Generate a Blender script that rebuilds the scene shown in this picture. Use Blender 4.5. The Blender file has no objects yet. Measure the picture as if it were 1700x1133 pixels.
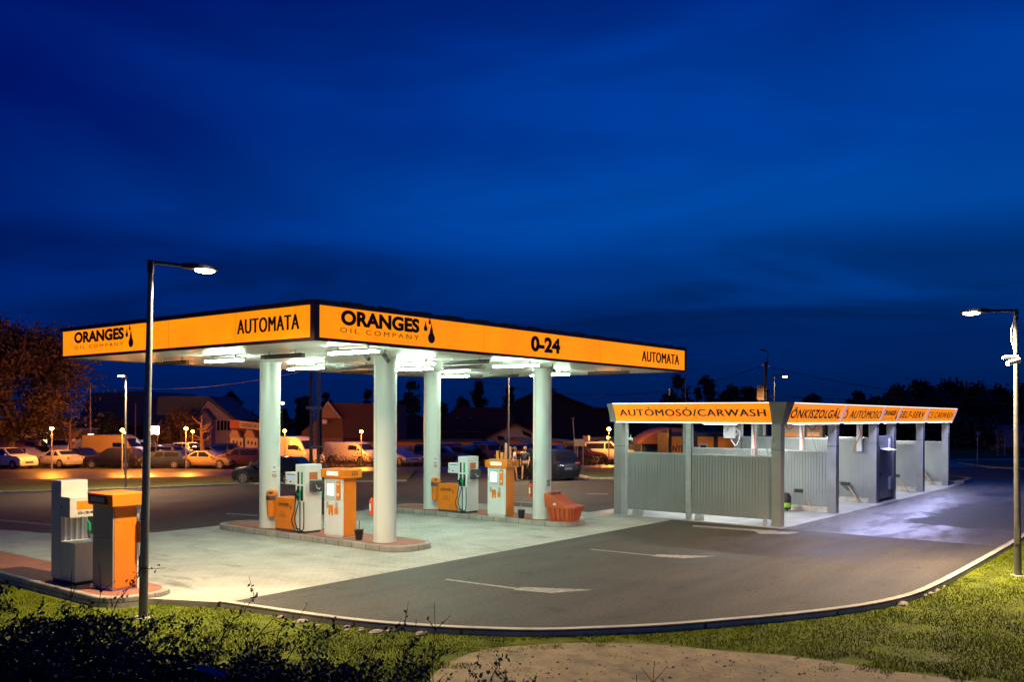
import bpy, math, random
from math import sin, cos, pi, radians as RAD
from mathutils import Vector, Matrix
random.seed(7)
C = bpy.context.scene.collection
# ------------------------------------------------------------------ camera
F, YAW, ROLL, Y0, H = 1502.0, 0.908, 0.004, 690.8, 3.35   # measured on a 1700 px wide picture
cam = bpy.data.cameras.new('camera'); camo = bpy.data.objects.new('camera', cam); C.objects.link(camo)
cam.lens = 36 * F / 1700; cam.sensor_width = 36; cam.clip_end = 3000; cam.clip_start = 0.05
cam.shift_y = (Y0 - 566.5) / 1700
fw = Vector((sin(YAW), cos(YAW), 0)); rt = Vector((cos(YAW), -sin(YAW), 0)); up = Vector((0, 0, 1))
r2 = rt * cos(ROLL) + up * sin(ROLL); u2 = up * cos(ROLL) - rt * sin(ROLL)
camo.matrix_world = Matrix(((r2.x, u2.x, -fw.x, 0), (r2.y, u2.y, -fw.y, 0), (r2.z, u2.z, -fw.z, H), (0, 0, 0, 1)))
bpy.context.scene.camera = camo
# ------------------------------------------------------------------ world: dusk sky with thin cloud bands
W = bpy.data.worlds.new('World'); bpy.context.scene.world = W; W.use_nodes = True
nt = W.node_tree; N = nt.nodes; L = nt.links; N.clear()
def nd(t, **k):
    n = N.new(t)
    for a, b in k.items(): setattr(n, a, b)
    return n
def ramp(n, pts):
    e = n.color_ramp.elements
    while len(e) > 1: e.remove(e[-1])
    e[0].position, e[0].color = pts[0][0], (*pts[0][1], 1)
    for p, c in pts[1:]: x = e.new(p); x.color = (*c, 1)
tc = nd('ShaderNodeTexCoord'); sep = nd('ShaderNodeSeparateXYZ'); L.new(tc.outputs['Generated'], sep.inputs[0])
def colramp(pts):
    q = nd('ShaderNodeValToRGB'); L.new(sep.outputs['Z'], q.inputs[0]); q.color_ramp.interpolation = 'EASE'; ramp(q, pts); return q.outputs[0]
west = colramp([(0.0, (0, .010, .085)), (.10, (0, .014, .135)), (.2, (.0, .009, .130)), (.32, (.0, .004, .115)), (.45, (0, .002, .09)), (1, (.0, .003, .06))])
east = colramp([(0.0, (0, .010, .070)), (.08, (0, .015, .105)), (.15, (.0, .042, .250)), (.22, (.0, .070, .390)), (.30, (.0, .050, .34)), (.45, (0, .022, .22)), (1, (.0, .006, .09))])
dt = nd('ShaderNodeVectorMath', operation='DOT_PRODUCT'); L.new(tc.outputs['Generated'], dt.inputs[0])
dt.inputs[1].default_value = (rt.x, rt.y, .15)
def sknoise(scale, zs, det, dist, rot=(0, 0, 0), loc=(0, 0, 0)):
    mp = nd('ShaderNodeMapping'); L.new(tc.outputs['Generated'], mp.inputs[0]); mp.inputs['Scale'].default_value = (1, 1, zs); mp.inputs['Rotation'].default_value = rot; mp.inputs['Location'].default_value = loc
    nz = nd('ShaderNodeTexNoise'); L.new(mp.outputs[0], nz.inputs[0]); nz.inputs['Scale'].default_value = scale; nz.inputs['Detail'].default_value = det; nz.inputs['Roughness'].default_value = .5; nz.inputs['Distortion'].default_value = dist; return nz.outputs[0]
def smap(x, a, b, c, d, smooth=True):
    q = nd('ShaderNodeMapRange'); q.interpolation_type = 'SMOOTHSTEP' if smooth else 'LINEAR'; L.new(x, q.inputs[0])
    for k, v in enumerate((a, b, c, d)): q.inputs[k + 1].default_value = v
    return q.outputs[0]
def smath(op, a, b, clamp=False):
    q = nd('ShaderNodeMath', operation=op, use_clamp=clamp)
    for k, v in enumerate((a, b)):
        if isinstance(v, (int, float)): q.inputs[k].default_value = v
        else: L.new(v, q.inputs[k])
    return q.outputs[0]
soft = sknoise(1.5, 3.0, 3, .8, (.1, -.15, 0)); fine = sknoise(2.6, 4.2, 4, .9, (.04, -.08, 0), (1.3, .4, 0))
mixf = smath('ADD', smap(dt.outputs['Value'], -.55, .45, 0, 1), smath('MULTIPLY', smath('SUBTRACT', soft, .5), .65), True)
mx = nd('ShaderNodeMix', data_type='RGBA'); L.new(mixf, mx.inputs[0]); L.new(west, mx.inputs['A']); L.new(east, mx.inputs['B'])
low = smath('MULTIPLY', smap(sep.outputs['Z'], .05, .11, 0, 1), smap(sep.outputs['Z'], .15, .22, 1, 0))      # band of low dark cloud
band = smath('MULTIPLY', low, smap(fine, .40, .56, .36, 0)); haze_ = smath('MULTIPLY', smap(fine, .5, .72, 0, .16), smap(sep.outputs['Z'], .0, .2, .5, 1))
fac = smath('ADD', smath('SUBTRACT', 1, band), haze_); fac = smath('MULTIPLY', fac, smap(soft, .3, .7, .94, 1.12))
m2 = nd('ShaderNodeVectorMath', operation='SCALE'); L.new(mx.outputs['Result'], m2.inputs[0]); L.new(fac, m2.inputs['Scale'])
bg = nd('ShaderNodeBackground'); L.new(m2.outputs[0], bg.inputs[0]); bg.inputs[1].default_value = 1.0
ow = nd('ShaderNodeOutputWorld'); L.new(bg.outputs[0], ow.inputs[0])
vs = bpy.context.scene.view_settings; vs.view_transform = 'Standard'; vs.look = 'None'; vs.exposure = 0; vs.gamma = 1
# power of the lamps of the place (W)
P_LED, P_SOD, E_TUBE, P_WASH, P_STRIP = 5600, 5600, 200.0, 150, 280
# ------------------------------------------------------------------ materials
MATS = {}
def mat(name, col, rough=.6, metal=0, var=0, vs_=6, bump=0, bs=40, emit=0, ecol=None, spec=.5, coat=0, stretch=None):
    if name in MATS: return MATS[name]
    m = bpy.data.materials.new(name); m.use_nodes = True; n = m.node_tree.nodes; l = m.node_tree.links; b = n['Principled BSDF']
    b.inputs['Base Color'].default_value = (*col, 1); b.inputs['Roughness'].default_value = rough; b.inputs['Metallic'].default_value = metal
    b.inputs['Specular IOR Level'].default_value = spec; b.inputs['Coat Weight'].default_value = coat
    if emit: b.inputs['Emission Strength'].default_value = emit; b.inputs['Emission Color'].default_value = (*(ecol or col), 1)
    if var or bump:
        g = n.new('ShaderNodeNewGeometry'); src = g.outputs['Position']
        if stretch:
            q = n.new('ShaderNodeMapping'); q.inputs['Scale'].default_value = stretch; l.new(src, q.inputs[0]); src = q.outputs[0]
    if var:
        z = n.new('ShaderNodeTexNoise'); z.inputs['Scale'].default_value = vs_; z.inputs['Detail'].default_value = 6; z.inputs['Roughness'].default_value = .6; l.new(src, z.inputs[0])
        x = n.new('ShaderNodeMapRange'); x.inputs[1].default_value = .3; x.inputs[2].default_value = .7; x.inputs[3].default_value = 1 - var; x.inputs[4].default_value = 1 + var; l.new(z.outputs[0], x.inputs[0])
        v = n.new('ShaderNodeVectorMath'); v.operation = 'SCALE'; v.inputs[0].default_value = col; l.new(x.outputs[0], v.inputs['Scale']); l.new(v.outputs[0], b.inputs['Base Color'])
        if emit: 
            v2 = n.new('ShaderNodeVectorMath'); v2.operation = 'SCALE'; v2.inputs[0].default_value = (ecol or col); l.new(x.outputs[0], v2.inputs['Scale']); l.new(v2.outputs[0], b.inputs['Emission Color'])
        x2 = n.new('ShaderNodeMapRange'); x2.inputs[1].default_value = .3; x2.inputs[2].default_value = .7; x2.inputs[3].default_value = max(.05, rough * .8); x2.inputs[4].default_value = min(1, rough * 1.2); l.new(z.outputs[0], x2.inputs[0]); l.new(x2.outputs[0], b.inputs['Roughness'])
    if bump:
        z = n.new('ShaderNodeTexNoise'); z.inputs['Scale'].default_value = bs; z.inputs['Detail'].default_value = 4; l.new(src, z.inputs[0])
        k = n.new('ShaderNodeBump'); k.inputs['Strength'].default_value = bump; k.inputs['Distance'].default_value = .02; l.new(z.outputs[0], k.inputs['Height']); l.new(k.outputs[0], b.inputs['Normal'])
    MATS[name] = m; return m
def brick(name, c1, c2, mortar, w, h, ms=.01, rough=.8, axes=(0, 1), scale_noise=3, var=.25, stain=False):
    if name in MATS: return MATS[name]
    m = mat(name, c1, rough); n = m.node_tree.nodes; l = m.node_tree.links; b = n['Principled BSDF']
    g = n.new('ShaderNodeNewGeometry'); s = n.new('ShaderNodeSeparateXYZ'); l.new(g.outputs['Position'], s.inputs[0]); c = n.new('ShaderNodeCombineXYZ')
    if axes == 'side':
        a = n.new('ShaderNodeMath'); a.operation = 'ADD'; l.new(s.outputs[0], a.inputs[0]); l.new(s.outputs[1], a.inputs[1]); l.new(a.outputs[0], c.inputs[0]); l.new(s.outputs[2], c.inputs[1])
    else:
        l.new(s.outputs[axes[0]], c.inputs[0]); l.new(s.outputs[axes[1]], c.inputs[1])
    t = n.new('ShaderNodeTexBrick'); l.new(c.outputs[0], t.inputs[0]); t.inputs['Scale'].default_value = 1; t.inputs['Brick Width'].default_value = w; t.inputs['Row Height'].default_value = h
    t.inputs['Mortar Size'].default_value = ms; t.inputs['Color1'].default_value = (*c1, 1); t.inputs['Color2'].default_value = (*c2, 1); t.inputs['Mortar'].default_value = (*mortar, 1)
    z = n.new('ShaderNodeTexNoise'); z.inputs['Scale'].default_value = scale_noise; z.inputs['Detail'].default_value = 8; z.inputs['Roughness'].default_value = .65; l.new(g.outputs['Position'], z.inputs[0])
    x = n.new('ShaderNodeMapRange'); x.inputs[1].default_value = .3; x.inputs[2].default_value = .7; x.inputs[3].default_value = 1 - var; x.inputs[4].default_value = 1 + var; l.new(z.outputs[0], x.inputs[0])
    v = n.new('ShaderNodeVectorMath'); v.operation = 'SCALE'; l.new(t.outputs[0], v.inputs[0]); l.new(x.outputs[0], v.inputs['Scale']); l.new(v.outputs[0], b.inputs['Base Color'])
    if stain:      # oil drips and tyre dirt along the lanes
        q = n.new('ShaderNodeMapping'); q.inputs['Scale'].default_value = (1.5, .35, 1); l.new(g.outputs['Position'], q.inputs[0])
        z2 = n.new('ShaderNodeTexNoise'); z2.inputs['Scale'].default_value = 1.1; z2.inputs['Detail'].default_value = 9; z2.inputs['Roughness'].default_value = .68; l.new(q.outputs[0], z2.inputs[0])
        x2 = n.new('ShaderNodeMapRange'); x2.inputs[1].default_value = .56; x2.inputs[2].default_value = .70; x2.inputs[3].default_value = 1; x2.inputs[4].default_value = .42; l.new(z2.outputs[0], x2.inputs[0])
        v2 = n.new('ShaderNodeVectorMath'); v2.operation = 'SCALE'; l.new(v.outputs[0], v2.inputs[0]); l.new(x2.outputs[0], v2.inputs['Scale']); l.new(v2.outputs[0], b.inputs['Base Color'])
    k = n.new('ShaderNodeBump'); k.inputs['Strength'].default_value = .4; k.inputs['Distance'].default_value = .01; k.invert = True; l.new(t.outputs['Fac'], k.inputs['Height']); l.new(k.outputs[0], b.inputs['Normal'])
    return m
def asphalt_mat():
    m = mat('asphalt', (.05, .048, .046), .8); n = m.node_tree.nodes; l = m.node_tree.links; b = n['Principled BSDF']
    def node(t, **k):
        x = n.new(t)
        for a, c in k.items(): setattr(x, a, c)
        return x
    def math_(op, a, c=None, clamp=False):
        x = node('ShaderNodeMath', operation=op, use_clamp=clamp)
        for i, s in enumerate((a, c)):
            if s is None: continue
            if isinstance(s, (int, float)): x.inputs[i].default_value = s
            else: l.new(s, x.inputs[i])
        return x.outputs[0]
    g = node('ShaderNodeNewGeometry'); s = node('ShaderNodeSeparateXYZ'); l.new(g.outputs['Position'], s.inputs[0])
    def noise(sc, det, src=None, stretch=None):
        z = node('ShaderNodeTexNoise'); z.inputs['Scale'].default_value = sc; z.inputs['Detail'].default_value = det; z.inputs['Roughness'].default_value = .6
        src = g.outputs['Position']
        if stretch: q = node('ShaderNodeMapping'); q.inputs['Scale'].default_value = stretch; q.inputs['Rotation'].default_value = (0, 0, -.25); l.new(src, q.inputs[0]); src = q.outputs[0]
        l.new(src, z.inputs[0]); return z.outputs[0]
    fine = noise(16, 8); big = noise(.35, 6); streak = noise(1.0, 6, stretch=(.25, 1.6, 1))
    def mrange(x, a, c, d, e):
        q = node('ShaderNodeMapRange'); l.new(x, q.inputs[0])
        for i, vv in enumerate((a, c, d, e)): q.inputs[i + 1].default_value = vv
        return q.outputs[0]
    k1 = mrange(fine, .3, .7, .45, 1.6); k2 = mrange(big, .3, .7, .7, 1.3); k3 = mrange(streak, .35, .65, .8, 1.25)
    # water run-off in front of the wash bays
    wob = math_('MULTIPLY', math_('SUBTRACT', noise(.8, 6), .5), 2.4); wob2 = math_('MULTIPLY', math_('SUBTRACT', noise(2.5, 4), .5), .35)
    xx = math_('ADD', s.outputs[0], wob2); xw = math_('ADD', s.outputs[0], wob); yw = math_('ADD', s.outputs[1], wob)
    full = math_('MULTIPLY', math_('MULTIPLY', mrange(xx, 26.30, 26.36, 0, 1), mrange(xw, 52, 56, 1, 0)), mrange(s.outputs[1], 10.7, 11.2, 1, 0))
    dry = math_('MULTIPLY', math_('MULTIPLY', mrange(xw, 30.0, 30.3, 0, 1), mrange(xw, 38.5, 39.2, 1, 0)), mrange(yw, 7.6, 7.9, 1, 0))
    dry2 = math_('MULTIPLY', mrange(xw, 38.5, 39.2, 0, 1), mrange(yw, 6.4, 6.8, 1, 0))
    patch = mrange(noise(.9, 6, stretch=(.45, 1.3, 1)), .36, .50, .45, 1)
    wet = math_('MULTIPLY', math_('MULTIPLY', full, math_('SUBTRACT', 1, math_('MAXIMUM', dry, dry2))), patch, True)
    vo = node('ShaderNodeTexVoronoi', feature='DISTANCE_TO_EDGE'); vo.inputs['Scale'].default_value = .13; wq = node('ShaderNodeVectorMath', operation='SCALE'); wn2 = node('ShaderNodeTexNoise'); wn2.inputs['Scale'].default_value = 1.2; wn2.inputs['Detail'].default_value = 6; l.new(g.outputs['Position'], wn2.inputs[0]); l.new(wn2.outputs['Color'], wq.inputs[0]); wq.inputs['Scale'].default_value = 2.2
    wa = node('ShaderNodeVectorMath', operation='ADD'); l.new(g.outputs['Position'], wa.inputs[0]); l.new(wq.outputs[0], wa.inputs[1]); l.new(wa.outputs[0], vo.inputs['Vector'])
    crack = mrange(vo.outputs['Distance'], 0, .003, .8, 1); spots = mrange(noise(1.6, 9), .58, .70, 1, .5)
    k = math_('MULTIPLY', math_('MULTIPLY', math_('MULTIPLY', k1, k2), k3), math_('MULTIPLY', crack, spots))
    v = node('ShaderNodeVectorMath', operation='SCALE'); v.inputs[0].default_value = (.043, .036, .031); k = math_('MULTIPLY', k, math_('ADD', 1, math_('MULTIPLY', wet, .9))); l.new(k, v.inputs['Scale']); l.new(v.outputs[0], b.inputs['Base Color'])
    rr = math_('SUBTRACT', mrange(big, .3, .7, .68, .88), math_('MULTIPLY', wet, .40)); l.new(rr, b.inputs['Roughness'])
    bp = node('ShaderNodeBump'); bp.inputs['Strength'].default_value = .5; bp.inputs['Distance'].default_value = .01; l.new(fine, bp.inputs['Height']); l.new(bp.outputs[0], b.inputs['Normal'])
    return m
def paint_mat():
    m = mat('car_paint', (.5, .5, .5), .25, coat=.6); n = m.node_tree.nodes
    o = n.new('ShaderNodeObjectInfo'); m.node_tree.links.new(o.outputs['Color'], n['Principled BSDF'].inputs['Base Color']); return m
M_asph = asphalt_mat(); M_paint = paint_mat()
M_pad = brick('pad_pavers', (.40, .395, .36), (.37, .365, .335), (.30, .295, .27), .2, .1, .008, .85, scale_noise=.9, var=.22, stain=True)
M_red = brick('red_pavers', (.36, .13, .085), (.27, .09, .06), (.18, .1, .08), .2, .1, .008, .85)
M_kerb = brick('kerb_blocks', (.36, .34, .30), (.30, .28, .25), (.12, .11, .1), .5, .6, .012, .9, axes='side')
M_kconc = mat('kerb_concrete', (.42, .385, .33), .9, var=.3, vs_=5, bump=.3)
M_kline = brick('kerb_stones', (.46, .42, .36), (.38, .35, .30), (.10, .09, .08), 1.0, 3.0, .012, .9, axes='side')
M_lump = mat('mortar_grey', (.26, .23, .19), .95, var=.3)
M_slab = mat('wash_slab', (.30, .29, .28), .45, var=.35, vs_=1.2, bump=.2)
M_white = mat('white_enamel', (.74, .75, .73), .35, var=.05, vs_=3)
M_col = mat('column_paint', (.70, .73, .69), .32)
M_orange = mat('orange_enamel', (.80, .215, .012), .35, var=.06, vs_=4)
M_black = mat('black_plastic', (.02, .02, .022), .45, var=.2)
M_dk = mat('dark_trim', (.045, .022, .02), .5, var=.2)
M_green = mat('green_plastic', (.0, .28, .08), .35)
M_rubber = mat('rubber_hose', (.015, .015, .015), .6)
M_steel = mat('galvanised_steel', (.42, .43, .42), .45, .55, var=.2, vs_=8)
M_lampp = mat('lamp_post_paint', (.16, .155, .15), .4, .3, var=.15)
M_soff = mat('soffit_strips', (.60, .61, .57), .38, .0, var=.08, vs_=2, stretch=(8, .3, 1))
M_fas = mat('lit_orange_panel', (.5, .15, .0), .5, var=.14, vs_=.8, emit=1.12, ecol=(1.0, .27, .0))
M_fasw = mat('wash_orange_panel', (.7, .17, .01), .3, var=.08, vs_=1.2, emit=.95, ecol=(1.0, .26, .002))
M_brown = mat('brown_lettering', (.035, .008, .004), .6)
M_navy = mat('navy_lettering', (.008, .01, .05), .6)
M_ledw = mat('white_light_strip', (1, 1, 1), .5, emit=1.6, ecol=(.95, .95, 1))
M_rib = mat('lavender_lit_rib', (.62, .62, .78), .4, emit=.25, ecol=(.7, .7, 1))  # white trim, with lavender light put into its colour as tint and glow
M_tube = mat('lit_tube', (1, 1, 1), .5, emit=E_TUBE, ecol=(.72, 1.0, .78))
M_tubeoff = mat('dark_tube', (.03, .035, .03), .4)
M_panel = mat('wash_panel', (.27, .28, .275), .38, .35, var=.07, vs_=1.2)
M_post = mat('wash_post', (.26, .26, .25), .4, .4, var=.1, vs_=2)
M_glass = mat('dark_glass', (.012, .014, .018), .06, coat=.3)
M_tyre = mat('tyre_rubber', (.015, .015, .015), .8)
M_rim = mat('rim_alloy', (.55, .55, .55), .3, .8)
M_redl = mat('tail_lens', (.35, .012, .01), .25)
M_lens = mat('clear_lens', (.75, .75, .75), .15)
M_plate = mat('number_plate_white', (.6, .6, .58), .5)
M_led = mat('led_glow', (1, 1, 1), .5, emit=60, ecol=(1, .78, .50))
M_sod = mat('sodium_glow', (1, .6, .2), .5, emit=70, ecol=(1, .36, .03))
M_wood = mat('pole_wood', (.13, .085, .06), .85, var=.3, vs_=6)
M_leafd = mat('dark_leaves', (.03, .035, .016), .7, var=.5, vs_=.6)
M_leaf = mat('tree_leaves', (.085, .05, .018), .7, var=.5, vs_=.7)
M_bark = mat('bark', (.16, .11, .07), .9, var=.35, vs_=5, bump=.4)
M_bram = mat('bramble_leaves', (.028, .034, .014), .65, var=.6, vs_=5)
M_stem = mat('bramble_stems', (.035, .025, .018), .8)
M_grass = mat('grass_blades', (.15, .20, .003), .8, var=.5, vs_=1.3, spec=.1)
M_turf = mat('turf', (.095, .115, .012), .9, var=.5, vs_=2.2, bump=.8, bs=14, spec=.1)
M_verge = mat('verge_turf', (.07, .10, .012), .9, var=.5, vs_=1.5, bump=.8, bs=10)
M_dirt = mat('dirt_path', (.26, .20, .11), .95, var=.42, vs_=2.6, bump=1.0, bs=12)
M_paintw = mat('worn_road_paint', (.26, .25, .23), .8, var=.6, vs_=10)
M_road = mat('road_surface', (.055, .048, .045), .42, var=.3, vs_=.5, bump=.15, stretch=(.4, 1.2, 1))
M_lot = mat('car_park_surface', (.07, .055, .045), .7, var=.4, vs_=.4)
M_glow = mat('screen_glow', (.9, .95, .95), .4, emit=1.3, ecol=(.92, 1, .96))
# ------------------------------------------------------------------ mesh helpers
class MB:
    def __init__(s): s.v = []; s.f = []
    def add(s, vs_, fs):
        b = len(s.v); s.v += [tuple(x) for x in vs_]; s.f += [tuple(b + i for i in f) for f in fs]; return s
    def box(s, x0, y0, z0, x1, y1, z1):
        return s.add([(x0, y0, z0), (x1, y0, z0), (x1, y1, z0), (x0, y1, z0), (x0, y0, z1), (x1, y0, z1), (x1, y1, z1), (x0, y1, z1)],
                     [(3, 2, 1, 0), (4, 5, 6, 7), (0, 1, 5, 4), (1, 2, 6, 5), (2, 3, 7, 6), (3, 0, 4, 7)])
    def cyl(s, p0, p1, r0, r1=None, n=12, cap=True):
        if r1 is None: r1 = r0
        p0, p1 = Vector(p0), Vector(p1); d = (p1 - p0).normalized()
        a = d.orthogonal().normalized(); b = d.cross(a)
        vs_ = [p0 + (a * cos(t) + b * sin(t)) * r0 for t in [2 * pi * i / n for i in range(n)]] + [p1 + (a * cos(t) + b * sin(t)) * r1 for t in [2 * pi * i / n for i in range(n)]]
        fs = [(i, (i + 1) % n, n + (i + 1) % n, n + i) for i in range(n)]
        if cap: fs += [tuple(range(n))[::-1], tuple(range(n, 2 * n))]
        return s.add(vs_, fs)
    def tube(s, pts, r, n=6):
        pts = [Vector(p) for p in pts]; k = len(pts); rr = r if isinstance(r, (list, tuple)) else [r] * k; vs_ = []
        a = None
        for i, p in enumerate(pts):
            d = (pts[min(i + 1, k - 1)] - pts[max(i - 1, 0)]).normalized()
            a = d.orthogonal().normalized() if a is None else (a - d * a.dot(d)).normalized()
            b = d.cross(a); vs_ += [p + (a * cos(2 * pi * j / n) + b * sin(2 * pi * j / n)) * rr[i] for j in range(n)]
        fs = [(i * n + j, i * n + (j + 1) % n, (i + 1) * n + (j + 1) % n, (i + 1) * n + j) for i in range(k - 1) for j in range(n)]
        fs += [tuple(range(n))[::-1], tuple(range((k - 1) * n, k * n))]
        return s.add(vs_, fs)
    def prism(s, poly, z0, z1):
        n = len(poly)
        return s.add([(x, y, z0) for x, y in poly] + [(x, y, z1) for x, y in poly], [tuple(range(n))[::-1], tuple(range(n, 2 * n))] + [(i, (i + 1) % n, n + (i + 1) % n, n + i) for i in range(n)])
    def prof(s, poly, axis, a, b):   # closed outline extruded along an axis (0:x, 1:y); outline gives the two other coordinates
        n = len(poly)
        P = (lambda t, q: (t, q[0], q[1])) if axis == 0 else (lambda t, q: (q[0], t, q[1]))
        return s.add([P(a, q) for q in poly] + [P(b, q) for q in poly], [tuple(range(n))[::-1], tuple(range(n, 2 * n))] + [(i, (i + 1) % n, n + (i + 1) % n, n + i) for i in range(n)])
    def lathe(s, cx, cy, pr, n=16, cap=True):
        vs_ = [(cx + r * cos(2 * pi * i / n), cy + r * sin(2 * pi * i / n), z) for r, z in pr for i in range(n)]
        fs = [(k * n + i, k * n + (i + 1) % n, (k + 1) * n + (i + 1) % n, (k + 1) * n + i) for k in range(len(pr) - 1) for i in range(n)]
        if cap: fs += [tuple(range(n))[::-1], tuple(range((len(pr) - 1) * n, len(pr) * n))]
        return s.add(vs_, fs)
    def ball(s, c, rx, ry=None, rz=None, n=10, m=6):
        ry = ry or rx; rz = rz or rx
        vs_ = [(c[0], c[1], c[2] - rz)]
        for j in range(1, m):
            t = -pi / 2 + pi * j / m; vs_ += [(c[0] + rx * cos(t) * cos(2 * pi * i / n), c[1] + ry * cos(t) * sin(2 * pi * i / n), c[2] + rz * sin(t)) for i in range(n)]
        vs_.append((c[0], c[1], c[2] + rz)); fs = [(0, 1 + (i + 1) % n, 1 + i) for i in range(n)]
        for j in range(m - 2): fs += [(1 + j * n + i, 1 + j * n + (i + 1) % n, 1 + (j + 1) * n + (i + 1) % n, 1 + (j + 1) * n + i) for i in range(n)]
        b = 1 + (m - 2) * n; fs += [(b + i, b + (i + 1) % n, b + n) for i in range(n)]
        return s.add(vs_, fs)
    def build(s, name, m, parent=None, smooth=False, bevel=0, off=(0, 0, 0), fix=True):
        me = bpy.data.meshes.new(name); me.from_pydata([(x - off[0], y - off[1], z - off[2]) for x, y, z in s.v], [], s.f)
        if fix:
            import bmesh
            bm = bmesh.new(); bm.from_mesh(me); bmesh.ops.recalc_face_normals(bm, faces=bm.faces); bm.to_mesh(me); bm.free()
        me.materials.append(m)
        if smooth:
            me.polygons.foreach_set('use_smooth', [True] * len(me.polygons)); me.set_sharp_from_angle(angle=RAD(40))
        o = bpy.data.objects.new(name, me); C.objects.link(o); o.parent = parent
        if bevel:
            b = o.modifiers.new('bevel', 'BEVEL'); b.width = bevel; b.segments = 2; b.limit_method = 'ANGLE'
        return o
def tag(o, label=None, cat=None, group=None, kind=None):
    if label: o['label'] = label
    if cat: o['category'] = cat
    if group: o['group'] = group
    if kind: o['kind'] = kind
    return o
def thing(name, label, cat, loc=(0, 0, 0), rot=0, group=None):
    o = bpy.data.objects.new(name, None); C.objects.link(o); o.location = loc; o.rotation_euler = (0, 0, rot); o.empty_display_size = .3
    return tag(o, label, cat, group)
def copy_tree(o, parent=None):
    c = o.copy(); C.objects.link(c); c.parent = parent
    for ch in o.children: copy_tree(ch, c)
    return c
def recolour(o, col):
    for ch in [o] + list(o.children_recursive): ch.color = (*col, 1)
def spot(parent, loc, power, col, ang=150, size=.12, blend=.6, d=None):
    l = bpy.data.lights.new('lamp_light', 'SPOT'); l.energy = power; l.color = col; l.spot_size = RAD(ang); l.spot_blend = blend; l.shadow_soft_size = size
    o = bpy.data.objects.new('lamp_light', l); C.objects.link(o); o.parent = parent; o.location = loc
    if d: o.rotation_euler = Vector(d).to_track_quat('-Z', 'Y').to_euler()
    return o
def point(parent, loc, power, col, size=.15):
    l = bpy.data.lights.new('lamp_light', 'POINT'); l.energy = power; l.color = col; l.shadow_soft_size = size
    o = bpy.data.objects.new('lamp_light', l); C.objects.link(o); o.parent = parent; o.location = loc; return o
def area(parent, loc, power, col, sx, sy, rot=(0, 0, 0)):
    l = bpy.data.lights.new('lamp_light', 'AREA'); l.shape = 'RECTANGLE'; l.size = sx; l.size_y = sy; l.energy = power; l.color = col
    o = bpy.data.objects.new('lamp_light', l); C.objects.link(o); o.parent = parent; o.location = loc; o.rotation_euler = rot; return o
def text(name, s, m, parent, fn, width, height, bold=0, spacing=1.0):
    soft = any(ch in s for ch in 'MW'); cu = bpy.data.curves.new('t', 'FONT'); cu.body = s; cu.size = 1; cu.offset = 0 if soft else bold; cu.space_character = spacing; cu.resolution_u = 4
    to = bpy.data.objects.new('t', cu); C.objects.link(to); dg = bpy.context.evaluated_depsgraph_get(); dg.update()
    me = bpy.data.meshes.new_from_object(to.evaluated_get(dg)); bpy.data.objects.remove(to)
    xs = [v.co.x for v in me.vertices]; ys = [v.co.y for v in me.vertices]
    x0, x1, y0, y1 = min(xs), max(xs), min(ys), max(ys)
    kx = width / (x1 - x0); src = [(v.co.x, v.co.y) for v in me.vertices]; fs = [tuple(p.vertices) for p in me.polygons]; shifts = [0]
    if soft and bold: shifts = [0, -bold * 1.1, bold * 1.1]
    mb = MB(); a_, b_ = fn(0, 0), fn(width, 0); nn = (b_ - a_).cross(fn(0, height) - a_).normalized()
    for i, sx in enumerate(shifts): mb.add([fn((x - x0) * kx + sx * kx * .9, (y - y0) / (y1 - y0) * height) + nn * .0004 * i for x, y in src], fs)
    bpy.data.meshes.remove(me); me = bpy.data.meshes.new(name); me.from_pydata(mb.v, [], mb.f)
    me.materials.clear(); me.materials.append(m); me.name = name
    o = bpy.data.objects.new(name, me); C.objects.link(o); o.parent = parent; return o
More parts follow.
